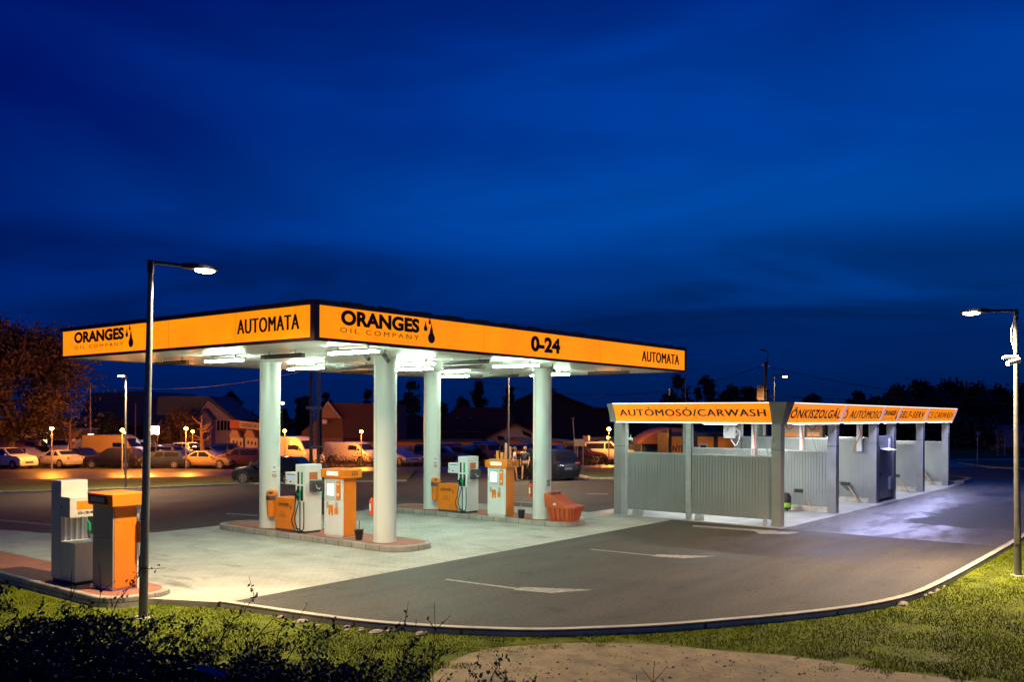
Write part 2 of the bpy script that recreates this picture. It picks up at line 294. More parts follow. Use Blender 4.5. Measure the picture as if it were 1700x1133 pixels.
# ------------------------------------------------------------------ terrain
def T(y): return -min(1.1, .03 * max(0, y - 27))
def ray(u, v):
    a = (u - 850) / F; b = (Y0 - v) / F
    r = a * cos(ROLL) - b * sin(ROLL); w = a * sin(ROLL) + b * cos(ROLL)
    return fw + rt * r + up * w
def at(u, v, z=None):      # the point of the ground seen in a direction
    d = ray(u, v)
    if z is not None: t = (z - H) / d.z; return Vector((d.x * t, d.y * t, z))
    lo, hi = 1, 900
    for _ in range(50):
        t = (lo + hi) / 2
        if H + d.z * t > T(d.y * t): lo = t
        else: hi = t
    return Vector((d.x * lo, d.y * lo, T(d.y * lo)))
def pd(u, D):              # ground point in a direction at distance D
    p = fw * D + rt * ((u - 850) * D / F); return Vector((p.x, p.y, T(p.y)))
def hz(v, D, u=850): return H + (Y0 + ROLL * (u - 850) - v) * D / F
def sheet(name, poly, m, dz=0, thick=0, kind='structure'):
    import bmesh
    bm = bmesh.new(); vs_ = [bm.verts.new((p[0], p[1], 0)) for p in poly]; 
    from mathutils.geometry import delaunay_2d_cdt
    V2, E2, F2, *_r = delaunay_2d_cdt([Vector((p[0], p[1])) for p in poly], [], [list(range(len(poly)))], 1, 1e-5); bm.clear(); vs_ = [bm.verts.new((p.x, p.y, 0)) for p in V2]
    for f in F2: bm.faces.new([vs_[i] for i in f])
    for y in (27, 27 + 1.1 / .03):
        bmesh.ops.bisect_plane(bm, geom=bm.verts[:] + bm.edges[:] + bm.faces[:], plane_co=(0, y, 0), plane_no=(0, 1, 0))
    bmesh.ops.triangulate(bm, faces=bm.faces)
    for v in bm.verts: v.co.z = T(v.co.y) + dz
    bmesh.ops.recalc_face_normals(bm, faces=bm.faces)
    if sum(f.normal.z for f in bm.faces) < 0: bmesh.ops.reverse_faces(bm, faces=bm.faces)
    if thick:
        ed = [e for e in bm.edges if e.is_boundary]; r = bmesh.ops.extrude_edge_only(bm, edges=ed)
        for g in r['geom']:
            if isinstance(g, bmesh.types.BMVert): g.co.z -= thick
    me = bpy.data.meshes.new(name); bm.to_mesh(me); bm.free(); me.materials.append(m)
    o = bpy.data.objects.new(name, me); C.objects.link(o); tag(o, kind=kind); return o
def smoothline(pts, n=4):
    out = []
    P = [Vector((p[0], p[1])) for p in pts]
    for i in range(len(P) - 1):
        a, b, c, d = P[max(i - 1, 0)], P[i], P[i + 1], P[min(i + 2, len(P) - 1)]
        for k in range(n):
            t = k / n; q = .5 * ((2 * b) + (c - a) * t + (2 * a - 5 * b + 4 * c - d) * t * t + (3 * b - a - 3 * c + d) * t ** 3); out.append((q.x, q.y))
    out.append((P[-1].x, P[-1].y)); return out
def kerbline(name, pts, w, top, low, m, closed=False):
    mb = MB(); P = [Vector((p[0], p[1])) for p in pts]; n = len(P); vs_ = []
    for i, p in enumerate(P):
        a = P[(i - 1) % n] if closed else P[max(i - 1, 0)]; b = P[(i + 1) % n] if closed else P[min(i + 1, n - 1)]
        d = (b - a).normalized(); nn = Vector((d.y, -d.x)) * w; t = T(p.y)
        vs_ += [(p.x, p.y, t + low), (p.x, p.y, t + top), (p.x + nn.x, p.y + nn.y, t + top), (p.x + nn.x, p.y + nn.y, t + low)]
    fs = []
    for i in range(n if closed else n - 1):
        j = (i + 1) % n
        for k in range(4): fs.append((4 * i + k, 4 * i + (k + 1) % 4, 4 * j + (k + 1) % 4, 4 * j + k))
    mb.add(vs_, fs); o = mb.build(name, m); return tag(o, kind='structure')
GL = -.085     # level of the lawn below the asphalt
# ground: one sheet to the horizon
mb = MB(); ys = [-400, 27, 27 + 1.1 / .03, 900]; xs = [-400, 0, 60, 900]
for j in range(3):
    for i in range(3): mb.add([(xs[i], ys[j], T(ys[j]) + GL), (xs[i + 1], ys[j], T(ys[j]) + GL), (xs[i + 1], ys[j + 1], T(ys[j + 1]) + GL), (xs[i], ys[j + 1], T(ys[j + 1]) + GL)], [(0, 1, 2, 3)])
tag(mb.build('ground', M_turf), kind='structure')
K = smoothline([(9.61, 13.97), (9.88, 12.22), (10.12, 11.0), (10.49, 10.0), (10.94, 9.12), (11.47, 8.34), (12.17, 7.67), (12.95, 7.03), (13.89, 6.42), (14.87, 5.82), (16.0, 5.24), (17.0, 4.86), (18.2, 4.6), (19.8, 4.5), (22.1, 4.45), (25.4, 4.42), (28.7, 4.4), (45, 4.4), (90, 4.4)])
fore = K + [(90, 4.4), (90, 9.2), tuple(at(1700, 780)[:2]), tuple(at(1640, 778)[:2]), tuple(at(1590, 772)[:2]), tuple(at(1560, 766)[:2]),
        (62, 30), tuple(at(1040, 797)[:2]), tuple(at(975, 796)[:2]), tuple(at(922, 784)[:2]), tuple(at(918, 776)[:2]), tuple(at(700, 778)[:2]), tuple(at(690, 786)[:2]), tuple(at(675, 800)[:2]),
        tuple(at(420, 805)[:2]), tuple(at(250, 812)[:2]), tuple(at(0, 820)[:2]), tuple(at(-300, 832)[:2]), (4, 26), (7.9, 24.5), (8.6, 15.8), (9.3, 14.6)]
sheet('forecourt', fore, M_asph, 0, .10)
sheet('paved_pad', [(9.62, 13.9), (26.45, 13.9), (26.45, 16.4), (26.4, 23.6), (14.0, 23.7), (12.5, 24.9), (11.9, 26.0), (11.0, 31), (5, 31), (7.95, 24.4), (8.65, 15.8), (9.35, 14.6)], M_pad, .004)
kerbline('kerb', K, .13, .03, -.1, M_kline); kerbline('kerb', [(8.95, 15.3), (9.3, 14.6), (9.55, 14.05)], .10, .012, -.1, M_kconc)
kerbline('kerb', [tuple(at(675, 800)[:2]), tuple(at(420, 805)[:2]), tuple(at(250, 812)[:2]), tuple(at(0, 820)[:2]), tuple(at(-300, 832)[:2])], .13, .09, -.1, M_kconc)
kerbline('kerb', [tuple(at(1060, 797)[:2]), tuple(at(1040, 797)[:2]), tuple(at(975, 796)[:2]), tuple(at(950, 790)[:2]), tuple(at(922, 784)[:2])], .3, .10, -.1, M_kconc)
A_ = lambda *q: [tuple(at(u, v)[:2]) for u, v in q]
sheet('verge', A_((-300, 831), (0, 819), (250, 811), (420, 804.5), (675, 799.5), (690, 782), (300, 794), (0, 798), (-300, 804)), M_verge, .06, .1)
sheet('verge', A_((1100, 796.5), (975, 795.5), (924, 784), (922, 780), (1000, 778.5), (1100, 778)), M_verge, .08, .1)
sheet('road', A_((-400, 806), (0, 799), (300, 795), (690, 783), (1100, 778.5), (1900, 776), (1900, 766), (1100, 771), (690, 776), (300, 778.5), (0, 780), (-400, 783)), M_road, .008)
sheet('road', A_((1560, 765.5), (1900, 771), (1900, 761), (1590, 763)), M_road, .012)
sheet('car_park', A_((-500, 778), (0, 775.5), (300, 774.5), (690, 772.5), (1100, 768)) + [(200, 60), (200, 160), (-60, 200)], M_lot, .004)
sheet('verge', A_((1590, 769), (1640, 776), (1700, 779), (1800, 783), (1800, 768), (1700, 767), (1620, 766)), M_verge, .08, .1)
kerbline('kerb', A_((1590, 770), (1640, 777), (1700, 780), (1800, 784))[::-1], .15, .09, -.1, M_kconc)
sheet('dirt_path', smoothline([(8.2, 7.8), (9.2, 8.35), (10.2, 8.45), (11.0, 7.95), (11.6, 7.35), (12.1, 6.5), (12.35, 5.6), (12.64, 4.91), (12.75, 4.1), (12.80, 3.47), (13.04, 1.93), (13.5, 0), (14, -4)], 3) + [(9, -6), (6, 0), (6.5, 6)], M_dirt, GL + .007)
# lane arrows
def arrow(ox, oy):
    mb = MB(); z = .006
    mb.add([(ox - .05, oy, z), (ox + .05, oy, z), (ox + .19, oy - 1.75, z), (ox + .07, oy - 1.75, z)], [(0, 1, 2, 3)])
    mb.add([(ox - .02, oy - 1.752, z), (ox + .33, oy - 1.7, z), (ox + .55, oy - 2.15, z), (ox + .98, oy - 2.95, z), (ox + .2, oy - 2.5, z)], [(0, 1, 2, 3, 4)])
    return tag(mb.build('lane_arrow', M_paintw, fix=False), kind='structure')
arrow(13.72, 12.4); arrow(19.1, 12.4)
mb = MB(); a, b, c, d = at(1150, 872.5, .006), at(1150, 875, .006), at(1300, 886, .006), at(1290, 882, .006); mb.add([a, b, c, d], [(0, 1, 2, 3)])
a, b, c, d = at(1250, 882, .0065), at(1330, 884, .0065), at(1310, 887.5, .0065), at(1262, 887, .0065); mb.add([a, b, c, d], [(0, 1, 2, 3)]); tag(mb.build('lane_arrow', M_paintw, fix=False), kind='structure')
mb = MB()
for q in [((0, 863.5), (90, 871.5), (90, 874), (0, 866)), ((375, 852.5), (428, 856), (428, 858), (375, 854.5)), ((855, 833.5), (895, 835), (895, 836.5), (855, 835)), ((975, 820), (1010, 820.5), (1010, 821.8), (975, 821.3))]:
    mb.add([at(u, v) + Vector((0, 0, .006)) for u, v in q], [(0, 1, 2, 3)])
tag(mb.build('lane_line', M_paintw, fix=False), kind='structure')
# ------------------------------------------------------------------ canopy
X0, X1, Y0c, Y1c = 11.70, 27.50, 14.10, 24.50; ZB, ZT = 4.85, 5.65
can = thing('station_canopy', 'flat filling station canopy with lit orange fascia on four round columns', 'canopy', (19.6, 19.3, 0))
of = (19.6, 19.3, 0)
MB().box(X0 + .06, Y0c + .06, ZB + .03, X1 - .06, Y1c - .06, ZT - .12).build('roof', M_dk, can, off=of)
mb = MB(); n = 80
for i in range(n):
    a = X0 + .08 + (X1 - X0 - .16) * i / n; b = a + (X1 - X0 - .16) / n
    mb.prof([(a + .01, ZB + .012), (a + .025, ZB - .004), (b - .025, ZB - .004), (b - .01, ZB + .012), (b - .01, ZB + .028), (a + .01, ZB + .028)], 1, Y0c + .08, Y1c - .08)
mb.build('soffit', M_soff, can, off=of)
for nm, bx in [('fascia_panel', (X0, Y0c + .13, 4.90, X0 + .05, Y1c - .1, 5.545)), ('fascia_panel', (X0 + .13, Y0c, 4.90, X1 - .06, Y0c + .05, 5.545)), ('fascia_panel', (X1 - .05, Y0c + .1, 4.90, X1, Y1c - .1, 5.545)), ('fascia_panel', (X0 + .1, Y1c - .05, 4.90, X1 - .1, Y1c, 5.545))]:
    MB().box(*bx).build(nm, M_fas, can, off=of)
for i in range(1, 4): MB().box(X0 - .003, Y0c + i * 2.6, 4.9, X0 + .01, Y0c + i * 2.6 + .006, 5.545).build('panel_joint', M_orange, can, off=of)
for i in range(1, 6): MB().box(X0 + i * 2.62, Y0c - .003, 4.9, X0 + i * 2.62 + .006, Y0c + .01, 5.545).build('panel_joint', M_orange, can, off=of)
for z0, z1, e in [(5.548, ZT, .03), (4.83, 4.897, .015)]:
    mb = MB()
    mb.box(X0 - e, Y0c - e, z0, X1 + e, Y0c + .05, z1).box(X0 - e, Y1c - .05, z0, X1 + e, Y1c + e, z1).box(X0 - e, Y0c + .052, z0, X0 + .05, Y1c - .052, z1).box(X1 - .05, Y0c + .052, z0, X1 + e, Y1c - .052, z1)
    mb.build('fascia_trim', M_dk, can, off=of)
for i in range(15): xx = X0 + .7 + i * 1.05; MB().box(xx, Y0c - .035, ZT + .001, xx + .55, Y0c + .02, ZT + .022).build('roof_edge_clip', M_dk, can, off=of)
for cx, cy in ((X0, Y0c), (X1 - .05, Y0c)):
    MB().box(cx - .012, cy - .012, 4.8975, cx + .12, cy + .12, 5.5475).build('corner_post', M_dk, can, off=of)
e = .006
FL = lambda y, z: (lambda a, h: Vector((X0 - e - of[0], y - a - of[1], z + h)))     # left face, reads towards -y
FR = lambda x, z: (lambda a, h: Vector((x + a - of[0], Y0c - e - of[1], z + h)))
def drop(cx, cz, w, h, fn):
    pts = [(0, h)]
    for i in range(1, 20):
        t = -pi / 2 + (i - 10) / 10 * (pi * .84); rr = w / 2
        pts.append((rr * cos(t) if False else rr * sin(t + pi / 2) * -1 * -1, rr + rr * sin(t)))
    return pts
def drops(parent, fn, s, m):
    mb = MB()
    for ox, oz, w in [(.28, 0, .24), (.08, .27, .125), (.22, .44, .09)]:
        pts = []; R = w / 2
        for i in range(21):
            t = -pi / 2 - pi * .80 + 1.6 * pi * i / 20; pts.append((R * cos(t), R + R * sin(t)))
        pts.append((0, w * 1.95))
        mb.add([fn((ox + x) * s, (oz + z) * s) for x, z in pts], [tuple(range(len(pts)))])
    mb.build('drop_emblem', m, parent, fix=False)
def logo(parent, fnbase, m, w, y_or_x, z, sub='OIL COMPANY'):
    pass
text('lettering', 'ORANGES', M_brown, can, FL(23.78, 5.205), 2.50, .30, .05)
text('lettering', 'OIL COMPANY', M_brown, can, FL(23.76, 5.055), 2.46, .085, .0, 1.45)
drops(can, FL(21.22, 4.99), .95, M_brown)
text('lettering', 'AUTOMATA', M_brown, can, FL(16.62, 5.075), 2.05, .315, .055, 1.12)
text('lettering', 'ORANGES', M_brown, can, FR(12.38, 5.19), 2.30, .32, .05)
text('lettering', 'OIL COMPANY', M_brown, can, FR(12.36, 5.04), 2.30, .10, .0, 1.45)
drops(can, FR(14.80, 4.99), .97, M_brown)
text('lettering', '0-24', M_brown, can, FR(18.84, 5.03), 1.34, .42, .05)
text('lettering', 'AUTOMATA', M_brown, can, FR(24.6, 5.06), 2.43, .33, .055, 1.12)
cols = [(16.08, 16.62), (16.08, 21.3), (22.83, 16.62), (22.83, 21.3)]
for cx, cy in cols:
    cl = MB().lathe(cx, cy, [(.30, .15), (.30, .19), (.288, .195), (.288, ZB - .01)], 48).build('column', M_col, can, True, off=of)
    a_ = math.atan2(-cy, -cx) - RAD(48)
    for a in (a_, a_ + pi): MB().cyl((cx + .2885 * cos(a), cy + .2885 * sin(a), .2), (cx + .2885 * cos(a), cy + .2885 * sin(a), ZB - .01), .004, n=6).build('seam', M_steel, cl, off=of)
# lights under the canopy
def tube_light(x, y, on, label):
    t = thing('fluorescent_light', label, 'ceiling light', (x, y, 4.70), 0, 'twin tube lights under the canopy')
    MB().box(-(.09 if on else .05), -.76, .03, (.09 if on else .05), .76, .075).build('housing', M_white if on else M_dk, t)
    mb = MB(); mb.box(-.015, -.5, .075, .015, -.47, .145).box(-.015, .47, .075, .015, .5, .145); mb.build('bracket', M_steel, t)
    for s in (-.05, .05): MB().cyl((s, -.74, 0), (s, .74, 0), .018, n=8).build('tube', M_tube if on else M_tubeoff, t)
for x, y, on, l in [(13.3, 14.75, 1, 'lit twin tube light just inside the front corner of the canopy'), (13.4, 17.3, 0, 'unlit tube light under the front left canopy edge beside the bright corner light'),
    (13.5, 19.75, 1, 'lit twin tube light left of the front left column along the canopy edge'), (13.5, 22.1, 0, 'unlit tube light under the far left end of the canopy by the lamp post'),
    (17.3, 16.85, 1, 'lit twin tube light directly behind the nearest front column'), (17.65, 15.3, 0, 'unlit tube light near the front fascia right of the nearest column'), (17.6, 19.45, 0, 'unlit tube light over the near pump island between its columns'),
    (17.1, 21.0, 1, 'lit twin tube light right of the rear near-island column'), (19.5, 15.1, 1, 'lit twin tube light behind the fascia left of the opening hours'), (19.4, 16.9, 0, 'unlit tube light over the lane near the front fascia'),
    (19.2, 18.7, 1, 'lit twin tube light over the middle of the lane between the islands'), (19.9, 21.8, 0, 'unlit tube light over the far end of the lane between the islands'),
    (24.3, 17.4, 1, 'lit twin tube light to the right of the far island front column'), (24.5, 15.25, 0, 'unlit tube light under the right end of the canopy'), (24.4, 19.55, 0, 'unlit tube light behind the far island front column'),
    (23.5, 21.0, 1, 'lit twin tube light right of the far island rear column')]:
    tube_light(x, y, on, l)
def camera_(loc, d, label, m, s=1):
    t = thing('security_camera', label, 'camera', loc)
    d = Vector(d).normalized() * .16 * s; MB().cyl((0, 0, 0), (0, 0, -.10 * s), .018 * s, n=8).build('bracket', m, t); c = Vector((0, 0, -.13 * s))
    MB().cyl(c - d * .4, c + d * .8, .042 * s, n=12).build('housing', m, t, True)
    MB().cyl(c + d * .8, c + d * .84, .03 * s, n=10).build('lens', M_glass, t, True)
camera_((14.02, 15.1, 4.845), (-.4, -1, -.7), 'left of the two dark cameras beside the corner tube light', M_black, 1.2)
camera_((14.45, 14.95, 4.845), (.2, -1, -1.2), 'right of the two dark cameras beside the corner tube light', M_black, 1.2)
camera_((17.66, 23.3, 4.845), (-.4, -1, -.5), 'white camera at the left end of the rear tube light', M_white, 1.2)
camera_((21.1, 15.0, 4.845), (-.8, -1, -.5), 'black dome camera behind the fascia above the far island front column', M_black, 1.2)
# ------------------------------------------------------------------ islands
def island(x0, x1, y0, y1, z, label, r=None):
    w = (x1 - x0) / 2; r = r or w * .8; pts = []
    for cx, cy, a0 in [(x1 - r, y0 + r, -90), (x1 - r, y1 - r, 0), (x0 + r, y1 - r, 90), (x0 + r, y0 + r, 180)]:
        for k in range(6): t = RAD(a0 + 18 * k); pts.append((cx + r * cos(t), cy + r * sin(t)))
    cx, cy = (x0 + x1) / 2, (y0 + y1) / 2; t = thing('pump_island', label, 'kerbed island', (cx, cy, 0))
    ins = [(cx + (x - cx) * (1 - .11 / w), cy + (y - cy) * (1 - .11 / ((y1 - y0) / 2))) for x, y in pts]
    mb = MB(); n = len(pts)
    mb.add([(x, y, -.12) for x, y in pts] + [(x, y, z - .02) for x, y in pts] + [(cx + (x - cx) * .985, cy + (y - cy) * .997, z) for x, y in pts] + [(x, y, z) for x, y in ins] + [(x, y, z - .03) for x, y in ins],
           [(k * n + i, k * n + (i + 1) % n, (k + 1) * n + (i + 1) % n, (k + 1) * n + i) for k in range(4) for i in range(n)])
    mb.build('kerb_edge', M_kerb, t, off=(cx, cy, 0))
    MB().prism(ins, -.01, z - .004).build('paved_top', M_red, t, off=(cx, cy, 0))
island(15.52, 17.0, 15.55, 23.3, .15, 'red paved pump island nearest the front with two columns')
island(22.2, 23.75, 15.35, 23.2, .15, 'red paved pump island further back, orange grit bin on its end')
island(8.12, 9.55, 15.25, 24.0, .10, 'low red paved island at the left edge carrying white fuel pump')
# ------------------------------------------------------------------ kiosks, pumps
def kiosk(loc, label, back=False):
    t = thing('payment_kiosk', label, 'payment terminal', loc, 0, 'orange payment kiosks')
    MB().box(0.02, .03, 0, .44, .70, .05).build('plinth', M_white, t)
    MB().box(.035, .0, .05, .46, .03, 1.55).build('side_door', M_orange, t, bevel=.004)
    MB().box(.035, .70, .05, .46, .73, 1.55).build('side_door', M_orange, t, bevel=.004)
    MB().box(0.03, .031, .05, .47, .699, 1.55).build('cabinet', M_white, t, bevel=.004)
    M_pn = mat('grey_panel', (.27, .275, .25), .4) if back else M_white
    MB().box(.0, .0, .05, .03, .73, .97).build('lower_panel', M_pn, t, bevel=.006)
    MB().box(.0, .0, .98, .03, .73, 1.55).build('upper_panel', M_pn, t, bevel=.006)
    cap = MB().prof([(-.06, 1.56), (-.07, 1.78), (.56, 1.80), (.56, 1.56)], 1, -.11, .80).build('cap', M_orange, t, bevel=.01)
    mb = MB()
    for i in range(3):
        for j in range(3): mb.box(.20 + i * .075, -.1125, 1.63 + j * .04, .25 + i * .075, -.108, 1.648 + j * .04)
    mb.build('vent', M_black if not back else mat('vent_yellow', (.5, .25, .02), .6), cap)
    for z in (.62, 1.28): MB().cyl((.09, -.012, z), (.09, .0, z), .013, n=10).build('lock', M_steel, t, True)
    if not back:
        s = MB().box(-.082, .12, 1.63, -.06, .55, 1.73).build('cap_sign', mat('sign_glow', (1, .95, .9), .4, emit=.9, ecol=(1, .93, .82)), cap, bevel=.02); MB().box(-.085, .16, 1.67, -.0825, .5, 1.695).build('sign_bar', M_orange, s)
        MB().box(-.012, .30, 1.02, -.0005, .66, 1.50).build('screen_frame', mat('frame_grey', (.55, .6, .6), .4), t, bevel=.008)
        MB().box(-.016, .34, 1.10, -.0125, .60, 1.40).build('screen', M_glow, t)
        kp = MB().box(-.02, .09, 1.0, -.0005, .24, 1.49).build('card_reader', M_orange, t, bevel=.004)
        MB().box(-.024, .13, 1.38, -.0205, .20, 1.43).box(-.024, .13, 1.1, -.0205, .2, 1.16).build('keypad', M_white, kp)
        MB().box(-.02, .38, .66, -.0005, .54, .85).box(-.02, .38, .58, -.0005, .43, .659).box(-.02, .49, .58, -.0005, .54, .659).build('receipt_slot', M_orange, t)
        MB().box(-.02, .19, .62, -.0005, .31, .78).build('card_slot', M_orange, t)
        for y, z in ((.56, .86), (.2, .86)): MB().box(-.003, y, z - .1, -.0006, y + .09, z + .07).build('notice', mat('notice_grey', (.42, .42, .40), .6, var=.4, vs_=60), t)
    else:
        MB().box(-.09, .05, 1.60, -.066, .70, 1.75).build('cap_frame', M_dk, cap); MB().box(-.093, .14, 1.63, -.0905, .64, 1.72).build('sign_plate', mat('grey_plate', (.3, .32, .33), .3), cap)
        MB().box(.4605, -.03, .0, .50, .06, 1.5).build('cable_duct', M_white, t)
        MB().box(.44, -.16, .86, .56, -.04, 1.26).build('breaker_box', M_dk, t)
        MB().tube([(.5, -.05, 1.26), (.5, -.05, 1.36), (.46, -.12, 1.42), (.5, -.05, 1.5)], .008).build('cable', M_rubber, t)
    return t
kiosk((15.77, 17.85, .147), 'orange and white payment kiosk on the near island beside the bucket')
kiosk((22.38, 17.72, .147), 'orange and white payment kiosk on the far island')
kiosk((8.56, 15.94, .097), 'orange payment kiosk at far left turned away, grey back panel showing', True)
def hose(mb, pts, r=.016):
    P = [Vector(p) for p in pts]; out = []
    for i in range(len(P) - 1):
        a, b, c, d = P[max(i - 1, 0)], P[i], P[i + 1], P[min(i + 2, len(P) - 1)]
        for k in range(6):
            t = k / 6; out.append(.5 * ((2 * b) + (c - a) * t + (2 * a - 5 * b + 4 * c - d) * t * t + (3 * b - a - 3 * c + d) * t ** 3))
    out.append(P[-1]); mb.tube(out, r, 6)
def nozzle(t, y, m, x=-.03, z=1.05, sgn=1):
    mb = MB(); mb.tube([(x + .03, y, z + .22), (x - .01, y, z + .12), (x - .05 * sgn, y, z + .02), (x - .055 * sgn, y, z - .12)], [.014, .02, .034, .026], 8); mb.box(x - .075, y - .02, z - .12, x - .04, y + .02, z - .05)
    mb.box(x - .12, y - .03, z - .02, x - .08, y + .03, z + .04)
    mb.build('nozzle', m, t, True)
def pump(loc, label, dims=(.57, .4, 1.32, 1.86, .92), cab=None):
    w, c, L_, hc, hcab = dims; t = thing('fuel_pump', label, 'fuel pump', loc, 0, 'fuel pumps')
    MB().box(.02, .02, 0, w - .02, L_ - .03, .06).build('plinth', mat('plinth_grey', (.06, .07, .08), .5), t)
    MB().box(0, 0, .06, w, c, hc).build('column_housing', M_white, t, bevel=.006)
    cb = MB().box(.03, c + .004, .06, w - .05, L_, hcab).build('cabinet', cab or M_orange, t, bevel=.006)
    hd = MB().box(.02, c + .003, 1.30, w - .06, c + .46, 1.63).build('meter_head', M_white, t, bevel=.008)
    MB().box(.0165, c + .06, 1.56, .0195, c + .40, 1.585).build('head_stripe', mat('rust_stripe', (.35, .06, .02), .5), hd)
    MB().box(.0165, c + .14, 1.45, .0195, c + .33, 1.54).build('display', mat('lcd', (.35, .45, .75), .3, emit=.35, ecol=(.5, .6, 1)), hd); MB().box(.0165, c + .2, 1.36, .0195, c + .28, 1.39).box(.0165, c + .4, 1.38, .0195, c + .42, 1.43).build('keypad', M_black, hd)
    for y, m in ((.28, M_black), (.13, M_green)):
        MB().box(-.006, y - .035, 1.33, -.0005, y + .035, 1.66).build('grade_stripe', m, t)
        MB().box(-.005, y - .05, .88, -.0006, y + .05, 1.28).build('nozzle_holster', M_black, t)
        nozzle(t, y, m)
    mb = MB(); hose(mb, [(-.09, .28, .95), (-.10, .33, .6), (-.11, .42, .35), (-.08, .35, .15), (-.05, .2, .12), (-.012, .05, .14), (-.012, .04, .85)])
    hose(mb, [(-.09, .13, .95), (-.10, .24, .6), (-.10, .3, .35), (-.07, .22, .1), (-.012, .2, .05), (-.012, .2, .85)]); mb.build('hose', M_rubber, t, True)
    mb = MB(); hose(mb, [(w + .02, .13, 1.0), (w + .07, .1, .7), (w + .08, .1, .45), (w + .01, .12, .28)]); mb.build('hose', M_rubber, t, True); nozzle(t, .13, M_green, w + .06, 1.05, -1)
    MB().box(.14, -.006, 1.45, .42, -.0005, 1.65).build('logo_sticker', mat('rust_orange', (.55, .15, .03), .5), t)
    MB().prof([(.14, 1.12), (.52, 1.12), (.52, 1.43), (.14, 1.43)], 1, -.14, -.001).build('towel_dispenser', mat('dark_grey_plastic', (.05, .055, .06), .35), t, bevel=.015)
    mb = MB(); mb.tube([(.25, -.142, 1.32), (.3, -.145, 1.22), (.36, -.146, 1.19), (.4, -.142, 1.24)], [.004, .012, .014, .006], 6); mb.build('paper_towel', M_white, t, True)
    return t, cb
for loc, l in (((15.76, 19.35, .147), 'white fuel pump with orange cabinet on the near island beside the trash bin'), ((22.40, 19.33, .147), 'white fuel pump with orange cabinet on the far island')):
    t, cb = pump(loc, l)
    P = lambda y, z: (lambda a, h: Vector((.0275, y - a, z + h)))
    text('lettering', 'ORANGES', M_brown, cb, P(1.20, .70), .48, .075, .045); text('lettering', 'OIL COMPANY', M_brown, cb, P(1.20, .665), .48, .02)
    drops(cb, P(.70, .62), .22, M_brown); text('lettering', 'AUTOMATA', M_brown, cb, P(1.10, .50), .24, .025); text('lettering', '0-24', M_brown, cb, P(1.08, .44), .18, .03, .02); text('lettering', 'OIL COMPANY', M_brown, cb, P(1.16, .39), .36, .028, .02)
# pump at the far left, seen from behind
t = thing('fuel_pump', 'tall white fuel pump at far left behind the orange kiosk, seen from its side', 'fuel pump', (8.40, 17.02, .097), 0, 'fuel pumps')
M_pw = mat('pump_pale_enamel', (.50, .51, .47), .35, var=.06)
MB().box(.03, .03, 0, .50, .93, .06).build('plinth', M_black, t)
MB().box(0, .55, .06, .52, .95, 1.96).build('column_housing', M_pw, t, bevel=.008)
cb = MB().box(.0, .0, .06, .52, .546, .76).build('cabinet', M_pw, t, bevel=.008); MB().box(-.01, -.01, .761, .53, .546, .80).build('cabinet_lid', M_pw, cb, bevel=.006)
hd = MB().box(-.01, .18, 1.27, .54, .546, 1.66).build('meter_head', M_pw, t, bevel=.008)
MB().box(.12, .174, 1.42, .5, .1795, 1.58).build('logo_sticker', M_orange, hd); text('lettering', '0-24', M_brown, hd, lambda a, h: Vector((.14 + a, .172, 1.33 + h)), .3, .05, .03)
MB().cyl((-.018, .50, 1.47), (-.0105, .50, 1.47), .02).build('lock', M_black, hd)
mb = MB()
for i in range(4): mb.box(.06 + i * .11, .525, .80, .10 + i * .11, .5495, 1.27)
mb.build('nozzle_slot', M_white, t); nozzle(t, .7, M_green, .58, 1.05, -1)
mb = MB(); hose(mb, [(.6, .7, .95), (.66, .68, .6), (.66, .66, .3), (.53, .7, .2)]); mb.build('hose', M_rubber, t, True)
# trash bins, buckets, extinguishers, grit bin
def bin_(loc, label):
    t = thing('trash_bin', label, 'trash bin', loc, 0, 'orange trash bins on columns')
    MB().lathe(0, 0, [(.09, 0), (.135, .03), (.155, .5)], 24).build('bin_body', M_orange, t, True)
    MB().lathe(0, 0, [(.165, .495), (.172, .52), (.168, .60), (.16, .615)], 24).build('bin_liner', mat('grey_liner', (.06, .06, .065), .3, bump=.6, bs=60), t, True)
    h = MB().lathe(0, 0, [(.165, .616), (.16, .70), (.13, .755), (.05, .775), (.0, .778)], 24).build('bin_hood', M_orange, t, True)
    mb = MB(); mb.ball((-.10, -.085, .70), .065, .065, .036, 12, 6); mb.build('opening', M_black, h, True)
    MB().box(.06, .1, .25, .18, .2, .55).build('bracket', M_steel, t)
bin_((15.88, 20.93, .47), 'orange trash bin hung on the near island rear column'); bin_((22.62, 20.92, .47), 'orange trash bin hung on the far island rear column')
def bucket(loc, label, sticks):
    t = thing('squeegee_bucket', label, 'bucket', loc, 0, 'black squeegee buckets')
    MB().lathe(0, 0, [(.085, 0), (.12, .24), (.13, .25), (.13, .265), (.11, .265), (.105, .2)], 20).build('bucket_shell', M_black, t, True)
    for (dx, dy, h, m) in sticks:
        MB().cyl((0, 0, .05), (dx, dy, h), .011, n=8).build('squeegee', m, t)
gy = mat('lime_handle', (.3, .45, .03), .5); br = mat('stick_brown', (.2, .07, .03), .6)
bucket((15.88, 17.36, .147), 'black bucket with brown and yellow sticks on the near island', [(.04, .02, .5, br), (.09, -.12, .34, gy), (-.06, .08, .33, gy)])
bucket((22.45, 17.14, .147), 'black bucket with one upright stick on the far island', [(.0, .01, .5, gy), (-.04, .03, .3, br)])
